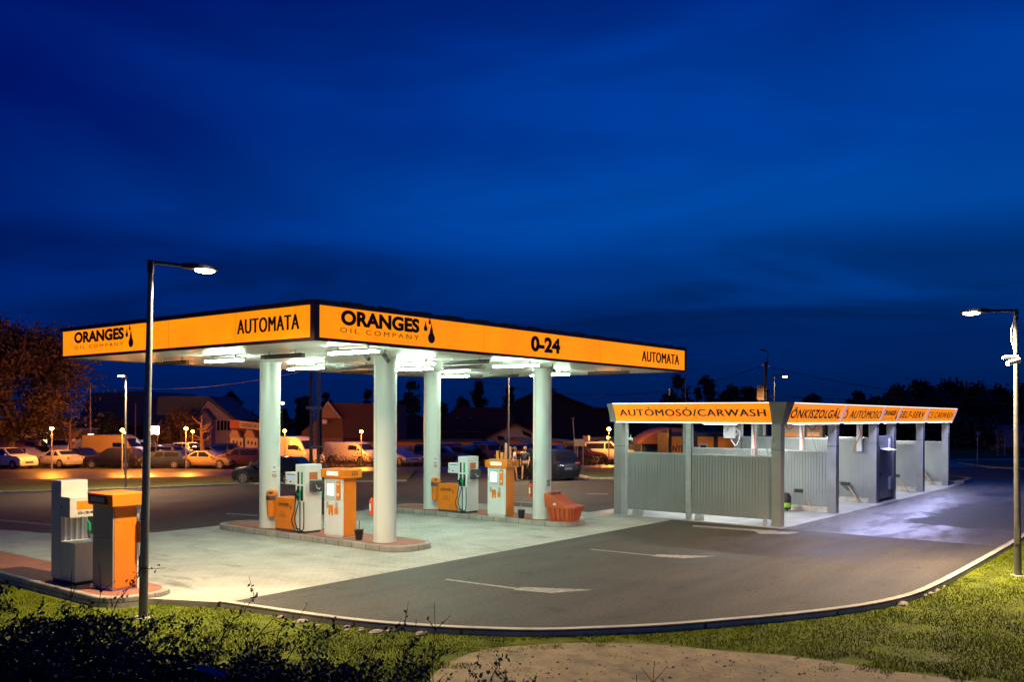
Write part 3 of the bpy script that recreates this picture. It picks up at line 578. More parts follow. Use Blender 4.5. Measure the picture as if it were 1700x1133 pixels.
for (cx, cy), l in ((cols[0], 'orange fire extinguisher hung behind the nearest column'), (cols[2], 'orange fire extinguisher hung behind the far island front column')):
    t = thing('fire_extinguisher', l, 'fire extinguisher', (cx - .10, cy + .36, .80), 0, 'fire extinguishers on columns')
    MB().lathe(0, 0, [(.02, 0), (.072, .02), (.072, .38), (.04, .44), (.02, .46)], 16).build('cylinder_body', mat('extinguisher_red', (.6, .07, .015), .35), t, True)
    MB().box(-.02, -.05, .46, .02, .05, .50).build('valve', M_black, t); MB().box(-.0735, -.03, .12, -.070, .03, .3).build('label_plate', M_white, t); MB().tube([(0, .05, .48), (0, .1, .4), (0, .09, .1)], .009).build('hose', M_rubber, t)
def notice_on(cx, cy, z, label, kind=0):
    d = Vector((-cx, -cy, 0)).normalized(); a = math.atan2(d.y, d.x) + RAD(24 if not kind else 42); px, py = cx + .29 * cos(a), cy + .29 * sin(a)
    t = thing('no_smoking_notice' if not kind else 'safety_notice', label, 'notice', (px, py, z), a, 'notices on the columns')
    M_pap = mat('paper', (.7, .71, .69), .6, var=.06, vs_=40)
    if not kind:
        MB().box(0, -.09, -.28, .004, .09, .28).build('sheet_of_paper', M_pap, t)
        mb = MB(); mb.tube([(.006, .055 * cos(q), -.02 + .055 * sin(q)) for q in [2 * pi * i / 16 for i in range(17)]], .007, 5); mb.tube([(.006, -.04, .02), (.006, .04, -.06)], .006, 5); mb.build('prohibition_sign', mat('sign_red', (.45, .02, .02), .5), t)
        MB().box(.0045, -.03, -.028, .006, .04, -.012).build('cigarette', M_black, t)
        mb = MB(); mb.box(.0045, -.06, .08, .0055, .06, .10).box(.0045, -.03, .2, .0055, .03, .23); mb.build('printed_line', mat('print_grey', (.12, .1, .1), .6), t)
    else:
        MB().box(0, -.07, -.09, .004, .07, .09).build('sheet_of_paper', mat('notice_blue', (.2, .4, .5), .5), t); MB().box(.0045, -.07, .05, .006, .07, .08).box(.0045, -.07, -.09, .006, .07, -.06).build('printed_line', mat('sign_red', (.45, .02, .02), .5), t)
notice_on(*cols[1], 1.65, 'white no smoking notice on the near island rear column'); notice_on(*cols[3], 1.65, 'white no smoking notice on the far island rear column'); notice_on(*cols[2], 1.28, 'small blue and red sticker on the far island front column', 1)
M_grit = mat('grit_bin_plastic', (.50, .085, .02), .45, var=.15, vs_=5)
t = thing('grit_bin', 'orange ribbed plastic grit bin with curved lid at the end of the far island', 'grit bin', (22.78, 15.82, .147), RAD(8))
def taper(mb, x0, x1, y0, y1, z0, z1, k):
    cx, cy = (x0 + x1) / 2, (y0 + y1) / 2; q = [(x0, y0), (x1, y0), (x1, y1), (x0, y1)]
    return mb.add([(cx + (x - cx) * k, cy + (y - cy) * k, z0) for x, y in q] + [(x, y, z1) for x, y in q], [(3, 2, 1, 0), (4, 5, 6, 7), (0, 1, 5, 4), (1, 2, 6, 5), (2, 3, 7, 6), (3, 0, 4, 7)])
taper(MB(), -.36, .36, -.50, .34, 0, .42, .82).build('tub', M_grit, t, bevel=.01)
mb = MB()
for i in range(5): taper(mb, -.39, -.355, -.42 + i * .165, -.34 + i * .165, .02, .40, 1)
for v in range(len(mb.v)):
    x, y, z = mb.v[v]; k = .82 + .18 * z / .42; mb.v[v] = (x * k - .002, (y + .08) * k - .08, z)
for i in range(4): mb.add([((-.3 + i * .18) * .83, -.50 * .84 - .02, .02), ((-.2 + i * .18) * .83, -.50 * .84 - .02, .02), (-.2 + i * .18, -.535, .40), (-.3 + i * .18, -.535, .40), ((-.3 + i * .18) * .83, -.50 * .8, .02), ((-.2 + i * .18) * .83, -.50 * .8, .02), (-.2 + i * .18, -.48, .40), (-.3 + i * .18, -.48, .40)], [(0, 1, 2, 3), (7, 6, 5, 4), (0, 4, 5, 1), (1, 5, 6, 2), (2, 6, 7, 3), (3, 7, 4, 0)])
mb.build('rib', M_grit, t)
mb = MB(); prof_ = [(-.56, .40), (-.57, .46), (-.30, .50), (-.10, .60), (.12, .76), (.38, .86), (.42, .84), (.41, .62), (.38, .42)]
mb.prof([(y, z) for y, z in prof_], 0, -.41, .41); ld = mb.build('lid', M_grit, t, bevel=.012)
mb = MB()
for i in range(2): mb.box(-.26 + i * .32, .19, .795, -.06 + i * .32, .33, .86)
mb.build('handle_recess', mat('grit_dark', (.16, .03, .015), .6), ld)
mb = MB()
for i in range(4): xx = -.27 + i * .18; mb.add([(xx - .02, -.30, .505), (xx + .02, -.30, .505), (xx + .02, -.10, .606), (xx - .02, -.10, .606), (xx + .02, .12, .766), (xx - .02, .12, .766)], [(0, 1, 2, 3), (3, 2, 4, 5)])
mb.build('lid_rib', M_grit, ld, fix=False); MB().box(-.418, .0, .50, -.4105, .10, .56).build('grit_label', M_white, ld)
# ------------------------------------------------------------------ street lamps
def street_lamp(loc, h, arm, dirang, label, power=P_LED, rad=.075, lit=True, head_len=.62, glow=True, group='street lamps with LED heads', cam2=False, ang=155):
    t = thing('street_lamp', label, 'street lamp', loc, 0, group)
    MB().cyl((0, 0, 0), (0, 0, h * .98), rad, rad * .6, 16).build('pole', M_lampp, t, True)
    MB().cyl((0, 0, 0), (0, 0, .012), rad * 2.1, n=16).build('base_flange', M_kconc, t); MB().box(-rad * 1.03, -.045, .7, -rad * .8, .045, 1.05).build('access_door', M_lampp, t)
    d = Vector((cos(dirang), sin(dirang), 0)); s = Vector((-d.y, d.x, 0))
    mb = MB(); mb.cyl((0, 0, h - .22), (0, 0, h), rad * .75, n=10); mb.tube([(0, 0, h - .03), d * arm * .45 + Vector((0, 0, h - .03)), d * arm + Vector((0, 0, h - .03))], rad * .42, 8); mb.build('arm', M_black, t, True)
    a = d * (arm - .05); b = d * (arm + head_len); hw = .13; z = h - .04
    P = lambda q, w, zz: tuple(q + s * w + Vector((0, 0, zz)))
    hd = MB().add([P(a, -.05, z - .03), P(a, .05, z - .03), P(b, .1, z - .025), P(b, -.1, z - .025), P(a, -.05, z + .05), P(a, .05, z + .05), P(a * .6 + b * .4, hw, z + .06), P(b, .1, z + .02), P(b, -.1, z + .02), P(a * .6 + b * .4, -hw, z + .06), P(a * .6 + b * .4, hw, z - .03), P(a * .6 + b * .4, -hw, z - .03)],
        [(0, 1, 10, 11), (11, 10, 2, 3), (4, 5, 6, 9), (9, 6, 7, 8), (0, 4, 9, 11), (11, 9, 8, 3), (1, 10, 6, 5), (10, 2, 7, 6), (0, 1, 5, 4), (3, 8, 7, 2)]).build('lamp_head', M_black, t)
    if lit:
        c = a * .35 + b * .65
        MB().ball((c.x, c.y, z - .045), .17 if glow else .1, .17 if glow else .1, .035, 12, 5).build('diffuser', M_led, t, True)
        spot(t, (c.x, c.y, z - .1), power, (1, .73, .41), ang, .12, .5)
    if cam2:
        mb = MB(); mb.box(-.14, -.1, h - 1.15, 0, .0, h - 1.08); mb.cyl((-.15, -.08, h - 1.12), (-.42, .10, h - 1.2), .05, n=10); mb.cyl((-.1, -.05, h - 1.05), (-.32, .2, h - 1.06), .04, n=10); mb.build('camera_unit', M_white, t, True)
        MB().tube([(-.05, 0, h - .15), (-.16, .06, h - .45), (-.16, .06, h - .7), (-.05, 0, h - 1.0)], .012).build('cable', M_white, t, True)
    return t
aR = math.atan2(rt.y, rt.x)
lampL = street_lamp((8.21, 14.29, GL), 6.04, .56, aR + RAD(35), 'tall street lamp at the left front beside the orange kiosk', P_LED * .8, head_len=.55)
lampR = street_lamp((22.28, 3.42, GL), 5.80, .62, aR + pi, 'tall street lamp at the right edge with white cameras on its pole', P_LED * 1.4, head_len=.55, cam2=True)
for o_, th_ in ((lampL, 1.05), (lampR, -.75)): o_.rotation_euler = (-rt.y * RAD(th_), rt.x * RAD(th_), 0)
p = pd(209, 46.7); street_lamp(p, 5.9, .2, aR - RAD(90), 'slim street lamp standing behind the forecourt at left', P_LED * .8, .06, glow=True)
p = pd(844, 46.0); street_lamp(p, 6.3, .5, aR, 'street lamp pole rising behind the canopy beside the air station', P_LED * .8, .06)
p = pd(1138, 50.0); street_lamp(p, 7.0, .6, aR + pi * .95, 'unlit thin lamp pole behind the right end of the canopy', 0, .045, lit=False)
p = pd(1284.5, 60.0); street_lamp(p, 6.1, .35, aR, 'white lamp pole rising behind the corner of the car wash', P_LED * .2, .07)
# ------------------------------------------------------------------ car wash
SX0, SX1, SY0, SY1 = 26.55, 48.45, 10.40, 16.30
sheet('wash_slab', [(26.2, 10.22), (48.9, 10.12), (50.5, 10.3), (50.2, 17.2), (26.2, 17.2)], M_slab, .008)
cw = thing('car_wash', 'grey panelled self service car wash with orange curved sign band', 'car wash', (SX0, SY0, 0)); oc = (SX0, SY0, 0)
def post(x, y, w=.30, z1=3.13, parent=cw):
    mb = MB(); mb.box(x, y, 0, x + w * .46, y + w, z1).box(x + w * .5, y, 0, x + w, y + w, z1).box(x + w * .4, y + .02, 0, x + w * .6, y + w - .02, z1 - .01)
    mb.build('post', M_post, parent, bevel=.006, off=oc)
    MB().box(x - .006, y - .006, 2.33, x + w + .006, y + w + .006, 2.345).build('joint_band', M_black, parent, off=oc)
for x in (26.57, 31.6, 36.28, 38.68, 43.3, 48.1): post(x, 10.42); post(x, 16.0)
MB().box(26.585, 13.42, 0, 26.70, 13.60, 3.13).build('post', M_steel, cw, bevel=.004, off=oc)
MB().box(26.62, 15.80, 0, 26.68, 15.88, 3.13).build('post', M_steel, cw, off=oc)
def ribwall(nm, x, y0, y1, z0, z1, m=M_panel, p=.10, th=.05, cap=True):
    mb = MB(); n = max(1, int((y1 - y0) / p)); w = (y1 - y0) / n
    for i in range(n):
        a = y0 + i * w; mb.box(x, a + .009, z0, x + th, a + w - .009, z1)
    mb.box(x + .012, y0, z0, x + th - .012, y1, z1)
    o = mb.build(nm, m, cw, off=oc)
    if cap: MB().box(x - .012, y0, z1 + .002, x + th + .012, y1, z1 + .05).build('wall_cap', M_steel, o, off=oc)
    return o
ribwall('end_wall', 26.63, 10.73, 13.41, .20, 2.10); ribwall('end_wall', 26.63, 13.61, 15.79, .20, 2.10)
ribwall('divider_wall', 31.72, 10.73, 15.98, .20, 2.12); ribwall('divider_wall', 43.42, 10.73, 15.98, .20, 2.12); ribwall('end_wall', 48.24, 10.73, 15.98, .20, 2.12)
ribwall('room_wall', 36.40, 10.73, 15.98, .20, 2.45); ribwall('room_wall', 38.80, 10.73, 15.98, .20, 2.45)
ft = MB().box(36.59, 10.50, .12, 38.67, 10.56, 2.62).build('room_front', M_panel, cw, off=oc)
MB().box(36.455, 10.80, 2.46, 38.795, 15.9, 2.52).build('room_roof', M_panel, cw, off=oc)
dr = MB().box(36.9, 10.475, .16, 37.8, 10.498, 2.2).build('door', M_post, cw, bevel=.004, off=oc); MB().box(36.97, 10.43, 1.08, 37.09, 10.472, 1.11).box(36.97, 10.45, 1.02, 37.0, 10.474, 1.16).build('handle', M_black, dr, off=oc)
aw = MB().prof([(10.15, 2.04), (10.15, 2.06), (10.497, 2.12), (10.497, 2.09)], 0, 37.0, 38.1).build('door_canopy', M_white, cw, off=oc)
MB().box(38.15, 10.44, 2.1, 38.3, 10.497, 2.5).build('door_lamp', M_white, cw, off=oc)
MB().box(38.1, 10.40, .45, 38.4, 10.497, .95).build('socket_box', mat('box_grey_blue', (.3, .36, .38), .5), cw, off=oc)
for x in (31.70, 36.38, 38.78, 43.40, 48.22): MB().box(x, 10.74, .009, x + .1, 15.97, .19).build('wall_plinth', M_kconc, cw, off=oc)
for y0, y1 in ((10.9, 11.0), (13.0, 13.3), (15.2, 15.6)): MB().box(26.62, y0, .009, 26.70, y1, .19).build('wall_support', M_steel, cw, off=oc)
MB().box(SX0 + .03, SY0 + .1, 3.135, SX1 - .05, SY1, 3.72).build('roof', M_post, cw, off=oc)
def prof_out(h): return .03 + .23 * h ** 1.3 - .02 * sin(pi * h)
NS = 8
def sign_panel(a0, a1, side, parent=cw):
    mb = MB()
    for i in range(NS + 1):
        h = i / NS; o_ = prof_out(h); z = 3.165 + .60 * h
        for a in (a0, a1):
            for k in (0, .02): mb.v.append((SX0 - o_ + k, a, z) if side else (a, SY0 - o_ + k, z))
    for i in range(NS):
        b = 4 * i; mb.f += [(b, b + 2, b + 6, b + 4), (b + 1, b + 5, b + 7, b + 3), (b, b + 4, b + 5, b + 1), (b + 2, b + 3, b + 7, b + 6)]
    mb.f += [(0, 1, 3, 2), (4 * NS, 4 * NS + 2, 4 * NS + 3, 4 * NS + 1)]
    p = mb.build('sign_panel', M_fasw, parent, True, off=oc)
    for z, o_, t in ((3.135, .03, .03), (3.767, prof_out(1), .022)):
        if side: MB().box(SX0 - o_ - .015, a0, z, SX0 - o_ + .03, a1, z + t).build('edge_light', M_ledw, p, off=oc)
        else: MB().box(a0, SY0 - o_ - .015, z, a1, SY0 - o_ + .03, z + t).build('edge_light', M_ledw, p, off=oc)
    return p
ribs = [26.95, 31.85, 36.55, 38.85, 43.35, 48.62]; panels = []
for a, b in zip(ribs, ribs[1:]): panels.append(sign_panel(a + .03, b - .03, 0))
side = sign_panel(10.70, 16.20, 1)
for x in ribs[1:]:
    mb = MB(); pts = [(SY0 + .03, 3.13)] + [(SY0 - prof_out(i / NS) - .035 - .05 * sin(pi * i / NS), 3.165 + .6 * i / NS) for i in range(NS + 1)] + [(SY0 - .14, 3.795), (SY0 + .02, 3.3)]
    mb.prof(pts, 0, x - .03, x + .03); mb.build('sign_rib', M_rib, cw, off=oc)
mb = MB(); pts = [(SX0 + .03, 3.13)] + [(SX0 - prof_out(i / NS) - .02, 3.165 + .6 * i / NS) for i in range(NS + 1)] + [(SX0 + .02, 3.79)]
mb.prof([(x, z) for x, z in pts], 1, 16.20, 16.42); mb.build('sign_end_cap', M_post, cw, off=oc)
# flared corner box
cb = MB(); q0 = [(SX0 - .035, SY0 - .035), (26.90, SY0 - .035), (26.90, 10.68), (SX0 - .035, 10.68)]; q1 = [(SX0 - .28, SY0 - .28), (26.90, SY0 - .28), (26.90, 10.68), (SX0 - .28, 10.68)]
cb.add([(x, y, 3.13) for x, y in q0] + [(x, y, 3.80) for x, y in q1], [(3, 2, 1, 0), (4, 5, 6, 7), (0, 1, 5, 4), (1, 2, 6, 5), (2, 3, 7, 6), (3, 0, 4, 7)]); cb.build('corner_box', M_post, cw, off=oc)
def SF(x, z0):     # text bent to the front panel
    def f(a, h):
        z = z0 + h; hh = (z - 3.165) / .6; return Vector((x + a - oc[0], SY0 - prof_out(hh) - .012 - oc[1], z))
    return f
def SL(y, z0):
    def f(a, h):
        z = z0 + h; hh = (z - 3.165) / .6; return Vector((SX0 - prof_out(hh) - .012 - oc[0], y - a - oc[1], z))
    return f
text('lettering', 'AUTÓMOSÓ/CARWASH', M_navy, side, SL(16.0, 3.36), 5.15, .28, .03, 1.12)
text('lettering', 'ÖNKISZOLGÁL', M_navy, panels[0], SF(27.05, 3.30), 4.6, .36, .03, 1.1)
text('lettering', 'Ó AUTÓMOSÓ', M_navy, panels[1], SF(31.95, 3.30), 4.45, .36, .03, 1.1)
text('lettering', 'ORANGES', M_navy, panels[2], SF(36.70, 3.42), 1.65, .20, .05); text('lettering', 'CAR WASH', M_navy, panels[2], SF(36.72, 3.25), 1.5, .08, .0, 1.4)
drops(panels[2], lambda a, h: SF(38.38, 3.25)(a, h), .8, M_navy)
text('lettering', 'SELF-SERV', M_navy, panels[3], SF(39.0, 3.32), 3.9, .28, .03, 1.15); text('lettering', 'ICE CARWASH', M_navy, panels[4], SF(43.45, 3.32), 4.9, .28, .03, 1.15)
# bay lights
bx = [(29.1, 13.6), (34.0, 13.6), (41.1, 13.6), (45.8, 13.6)]
for i, (x, y) in enumerate(bx):
    t = thing('bay_light', 'tube light under the car wash roof in the %s bay from the canopy' % ['first', 'second', 'third', 'fourth'][i], 'ceiling light', (x, y, 3.105), 0, 'tube lights of the wash bays')
    MB().box(-.08, -.65, .0215, .08, .65, .029).build('housing', M_white, t); MB().cyl((0, -.62, 0), (0, .62, 0), .02, n=8).build('tube', mat('wash_tube', (1, 1, 1), .5, emit=20, ecol=(.95, .98, 1)), t)
    area(t, (0, 0, -.04), P_WASH * 2, (.93, 1, .96), .15, 1.2)
for i, (a, b) in enumerate(zip(ribs, ribs[1:])):
    t = thing('strip_light', 'white strip light under the orange sign band, %s from the corner post' % ['first', 'second', 'third', 'fourth', 'fifth'][i], 'strip light', ((a + b) / 2, SY0 - .09, 3.12), 0, 'strip lights under the wash sign')
    MB().box(-(b - a) / 2 + .3, -.02, -.012, (b - a) / 2 - .3, .02, .008).build('strip', M_ledw, t)
    area(t, (0, 0, -.02), P_STRIP * (b - a) / 4.6, (.50, .53, 1.0), (b - a) * .85, .06, (RAD(-46), 0, 0))
def yat(u, x): d = ray(u, 700); return d.y / d.x * x
def boom(x, y, zb, z1, label, hosecol, h2):
    t = thing('hose_boom', label, 'hose boom', (x, y, zb), 0, 'white hose booms of the wash bays')
    MB().box(-.06, -.10, 0, .06, .10, z1 - zb).build('boom_post', M_white, t, bevel=.004)
    mb = MB(); hose(mb, [(-.1, .0, z1 - zb - .05), (-.2, -.1, (z1 - zb) * .6), (-.3, .1, .2 if zb > 1 else .8), (-.12, .2, .0 if zb > 1 else .3)], .02); mb.build('hose', hosecol, t, True)
    return t
Oh = mat('orange_hose', (.7, .12, .03), .5); Bh = mat('blue_hose', (.05, .25, .6), .5); Wh = mat('white_hose', (.65, .62, .72), .5); Gh = mat('green_hose', (.02, .22, .12), .5)
boom(31.78, yat(1253, 31.8), .2, 3.12, 'white hose boom post on the first divider wall with orange hose', Oh, 0)
boom(36.46, yat(1332, 36.46), .2, 3.12, 'white hose boom post in front of the bright panel of the second bay', Oh, 0)
boom(36.30, yat(1427, 36.3), 2.0, 3.12, 'short white hose boom with orange hose at the right of the second bay', Oh, 0)
p = (30.0, 13.6)
t = thing('pressure_unit', 'white wall unit with looping white hoses high in the first bay', 'pressure unit', (31.55, yat(1210, 31.5), 2.55)); MB().box(-.1, -.2, 0, .1, .2, .55).build('unit_case', M_white, t, bevel=.01)
mb = MB(); hose(mb, [(-.12, 0, .4), (-.25, -.3, .42), (-.3, -.55, .2), (-.28, -.4, -.25), (-.2, -.15, -.05)], .02); hose(mb, [(-.12, .1, .2), (-.3, -.2, .5), (-.33, -.5, .25), (-.2, -.3, .1)], .018); mb.build('hose', Wh, t, True)
for u, m, l in ((1315, mat('panel_tan', (.45, .28, .2), .5), 'tan control box with a coiled cable seen above the second bay wall'), (1352, mat('panel_rust', (.35, .16, .08), .6, var=.6, vs_=9), 'rusty brown pipe cabinet seen above the second bay wall')):
    t = thing('control_box', l, 'control box', (36.75, yat(u, 36.8), 2.53)); MB().box(-.2, -.42, 0, .2, .42, .58).build('box_case', m, t, bevel=.01); mb = MB(); hose(mb, [(-.22, -.2, .5), (-.25, .0, .3), (-.25, .2, .5)], .012); mb.build('cable', M_rubber, t); MB().box(-.21, -.3, .03, -.201, .2, .18).build('service_hatch', M_orange, t)
for i, (u, v, wx) in enumerate([(1351, 850, 31.6), (1426, 835, 36.3), (1508, 818, 43.2), (1549, 806, 48.0)]):
    q = at(u, v, .01); l = ['first', 'second', 'third', 'last'][i]
    t = thing('foam_brush', 'wooden handled foam brush leaning in the %s wash bay' % l, 'foam brush', q, 0, 'foam brushes in the wash bays')
    tp = Vector((.05, .45, .68)); MB().cyl((0, 0, 0), tp, .035, .03, 10).build('handle', mat('brush_wood', (.42, .27, .14), .6), t, True)
    mb = MB(); mb.box(tp.x - .07, tp.y - .05, tp.z - .03, tp.x + .07, tp.y + .25, tp.z + .09); mb.tube([tp + Vector((0, .2, .04)), tp + Vector((0, .5, .12)), tp + Vector((0, .8, .1))], .018); mb.build('brush_head', M_black, t)
    if i < 2: mb = MB(); hose(mb, [tp + Vector((0, .8, .1)), tp + Vector((0, .95, -.3)), tp + Vector((0, .7, -.5)), tp + Vector((0, .45, -.2)), tp + Vector((-.05, .85, .3)), tp + Vector((-.2, 1.2, 1.4)), tp + Vector((-.2, 1.5, 2.35))], .012); mb.build('hose', Gh, t, True)
t = thing('vacuum_cleaner', 'black vacuum cleaner with lime green band behind the corner post', 'vacuum cleaner', at(1303.5, 849, .02))
MB().lathe(0, 0, [(.17, .05), (.2, .1), (.2, .5), (.15, .62), (.06, .66)], 20).build('cleaner_body', M_black, t, True); MB().lathe(0, 0, [(.203, .14), (.206, .15), (.206, .29), (.203, .3)], 20, False).build('green_band', mat('lime', (.25, .55, .02), .4), t, True)
mb = MB(); [mb.ball((.16 * cos(a), .16 * sin(a), .03), .03) for a in (0, 2, 4)]; mb.build('caster', M_black, t)
camera_((26.66, 15.7, 2.72), (-.3, -1, -.1), 'white camera on the thin post in the car wash end opening', M_white, 1.1)
# small things on the wash roof
t = thing('satellite_dish', 'small round white dish on a mast above the car wash sign', 'satellite dish', (29.6, 16.0, 3.72)); MB().cyl((0, 0, 0), (0, 0, .55), .03).build('mast', M_white, t)
MB().lathe(0, 0, [(.0, .0), (.1, .01), (.16, .04), (.165, .05), (.1, .03), (0, .02)], 20, False).build('dish', M_white, t, True); dsh = t.children[-1]; dsh.rotation_euler = (RAD(70), 0, RAD(-60)); dsh.location = (.12, -.12, .42)
t = thing('flue_pipe', 'short black flue pipe above the corner of the car wash', 'flue pipe', (27.9, 11.4, 3.72)); MB().cyl((0, 0, 0), (0, 0, .42), .055, n=14).build('pipe', M_black, t, True); MB().cyl((0, 0, .43), (0, 0, .49), .085, .05, n=14).build('cowl', M_black, t, True)
# grass bump at the end of the wash
bp_ = [(49.0, 11.0), (50.2, 10.3), (52.6, 10.35), (53.4, 10.9), (53.9, 11.9), (53.5, 14), (52, 16.5), (49.6, 17)]
kerbline('kerb', bp_, .16, .16, -.02, M_kconc, True); sheet('verge', [(51.2 + (x - 51.2) * .93, 13 + (y - 13) * .96) for x, y in bp_], M_verge, .13)
# ------------------------------------------------------------------ people
def skin(name, joints, edges, m, parent, sub=2):
    me = bpy.data.meshes.new(name); me.from_pydata([j[:3] for j in joints], edges, []); o = bpy.data.objects.new(name, me); C.objects.link(o); o.parent = parent
    s = o.modifiers.new('skin', 'SKIN'); s.use_smooth_shade = True
    for i, j in enumerate(joints): r = j[3]; me.skin_vertices[0].data[i].radius = (r, r if len(j) < 5 else j[4])
    me.skin_vertices[0].data[0].use_root = True
    su = o.modifiers.new('sub', 'SUBSURF'); su.levels = sub; su.render_levels = sub; me.materials.append(m); return o
def person(loc, rot, label, female, shirt, legm, skinm, hairm):
    t = thing('person', label, 'person', loc, rot)
    J = [(0, 0, .95, .13, .10), (0, 0, 1.12, .115, .09), (0, 0, 1.32, .15, .105), (0, 0, 1.46, .06), (0, .01, 1.54, .05), (0, .02, 1.62, .085, .095), (0, .02, 1.70, .085, .1), (0, .01, 1.75, .055)]
    E_ = [(i, i + 1) for i in range(7)]
    for s in (-1, 1):
        b = len(J); sw = .20 * s
        J += [(.10 * s, 0, .90, .09), (.11 * s, sw * .45, .50, .058), (.11 * s, sw * .8 - .03, .10, .038), (.11 * s, sw * .8 + .10, .04, .032)]; E_ += [(0, b), (b, b + 1), (b + 1, b + 2), (b + 2, b + 3)]
        b = len(J); J += [(.19 * s, 0, 1.41, .052), (.25 * s, -.02 - sw * .1, 1.14, .04), (.25 * s, .08 - sw * .4, .90, .028), (.245 * s, .10 - sw * .45, .82, .024)]; E_ += [(2, b), (b, b + 1), (b + 1, b + 2), (b + 2, b + 3)]
        h = b + 3; hx, hy = .245 * s, .10 - sw * .45
        for k, ln in enumerate((.07, .08, .075, .06)):
            q = len(J); yy = hy - .03 + k * .02; J += [(hx, yy, .775, .009), (hx - .008 * s, yy + .008, .775 - ln * .6, .008), (hx - .02 * s, yy + .01, .775 - ln, .007)]; E_ += [(h, q), (q, q + 1), (q + 1, q + 2)]
        q = len(J); J += [(hx - .01 * s, hy + .035, .80, .009), (hx - .015 * s, hy + .05, .765, .008)]; E_ += [(h, q), (q, q + 1)]
    bd = skin('body', J, E_, skinm, t)
    skin('shirt', [(0, 0, .98, .155, .125), (0, 0, 1.15, .14, .115), (0, 0, 1.33, .17, .125), (0, 0, 1.43, .08), (.19, 0, 1.41, .07), (.235, -.01, 1.22, .062), (-.19, 0, 1.41, .07), (-.235, -.01, 1.22, .062)], [(0, 1), (1, 2), (2, 3), (2, 4), (4, 5), (2, 6), (6, 7)], shirt, t)
    skin('shorts', [(0, 0, .96, .15, .125), (.10, 0, .86, .10), (.11, .05, .55, .085), (-.10, 0, .86, .10), (-.11, -.05, .55, .085)], [(0, 1), (1, 2), (0, 3), (3, 4)], legm, t)
    for s in (-1, 1): MB().ball((.11 * s, .2 * s * .8 + .05, .045), .05, .13, .045).build('shoe', M_black, t, True)
    mb = MB(); mb.ball((0, .005, 1.69), .098, .105, .105 if not female else .115, 14, 8)
    if female: mb.ball((0, -.11, 1.68), .06, .06, .07); mb.build('hair', hairm, t, True)
    else: mb.v = [(x, y - .012, z + .008) for x, y, z in mb.v]; mb.build('hair', hairm, t, True)
    mb = MB(); mb.ball((0, .118, 1.655), .014, .022, .02); mb.build('nose', skinm, t, True)
    mb = MB()
    for s in (-1, 1): mb.ball((.033 * s, .103, 1.675), .011, .008, .008)
    mb.build('eye', M_black, t); mb = MB(); mb.box(-.024, .098, 1.612, .024, .112, 1.618); mb.build('mouth', mat('lip', (.3, .1, .08), .5), t)
    mb = MB(); [mb.ball((.092 * s, .015, 1.66), .014, .025, .03) for s in (-1, 1)]; mb.build('ear', skinm, t, True)
    return t
sk = mat('skin_tone', (.45, .26, .16), .55)
person(pd(872, 48.0) , aR + RAD(160), 'man in dark polo shirt and brown shorts walking on the asphalt behind the island', False, mat('navy_polo', (.03, .035, .06), .8), mat('brown_shorts', (.14, .09, .06), .85), sk, mat('short_hair', (.16, .11, .07), .8))
person(pd(854.5, 47.5), aR - RAD(95), 'woman in pale pink top standing partly behind the far kiosk', True, mat('pink_top', (.55, .38, .38), .8), mat('pink_shorts', (.35, .22, .22), .85), sk, mat('dark_hair', (.05, .03, .02), .7))
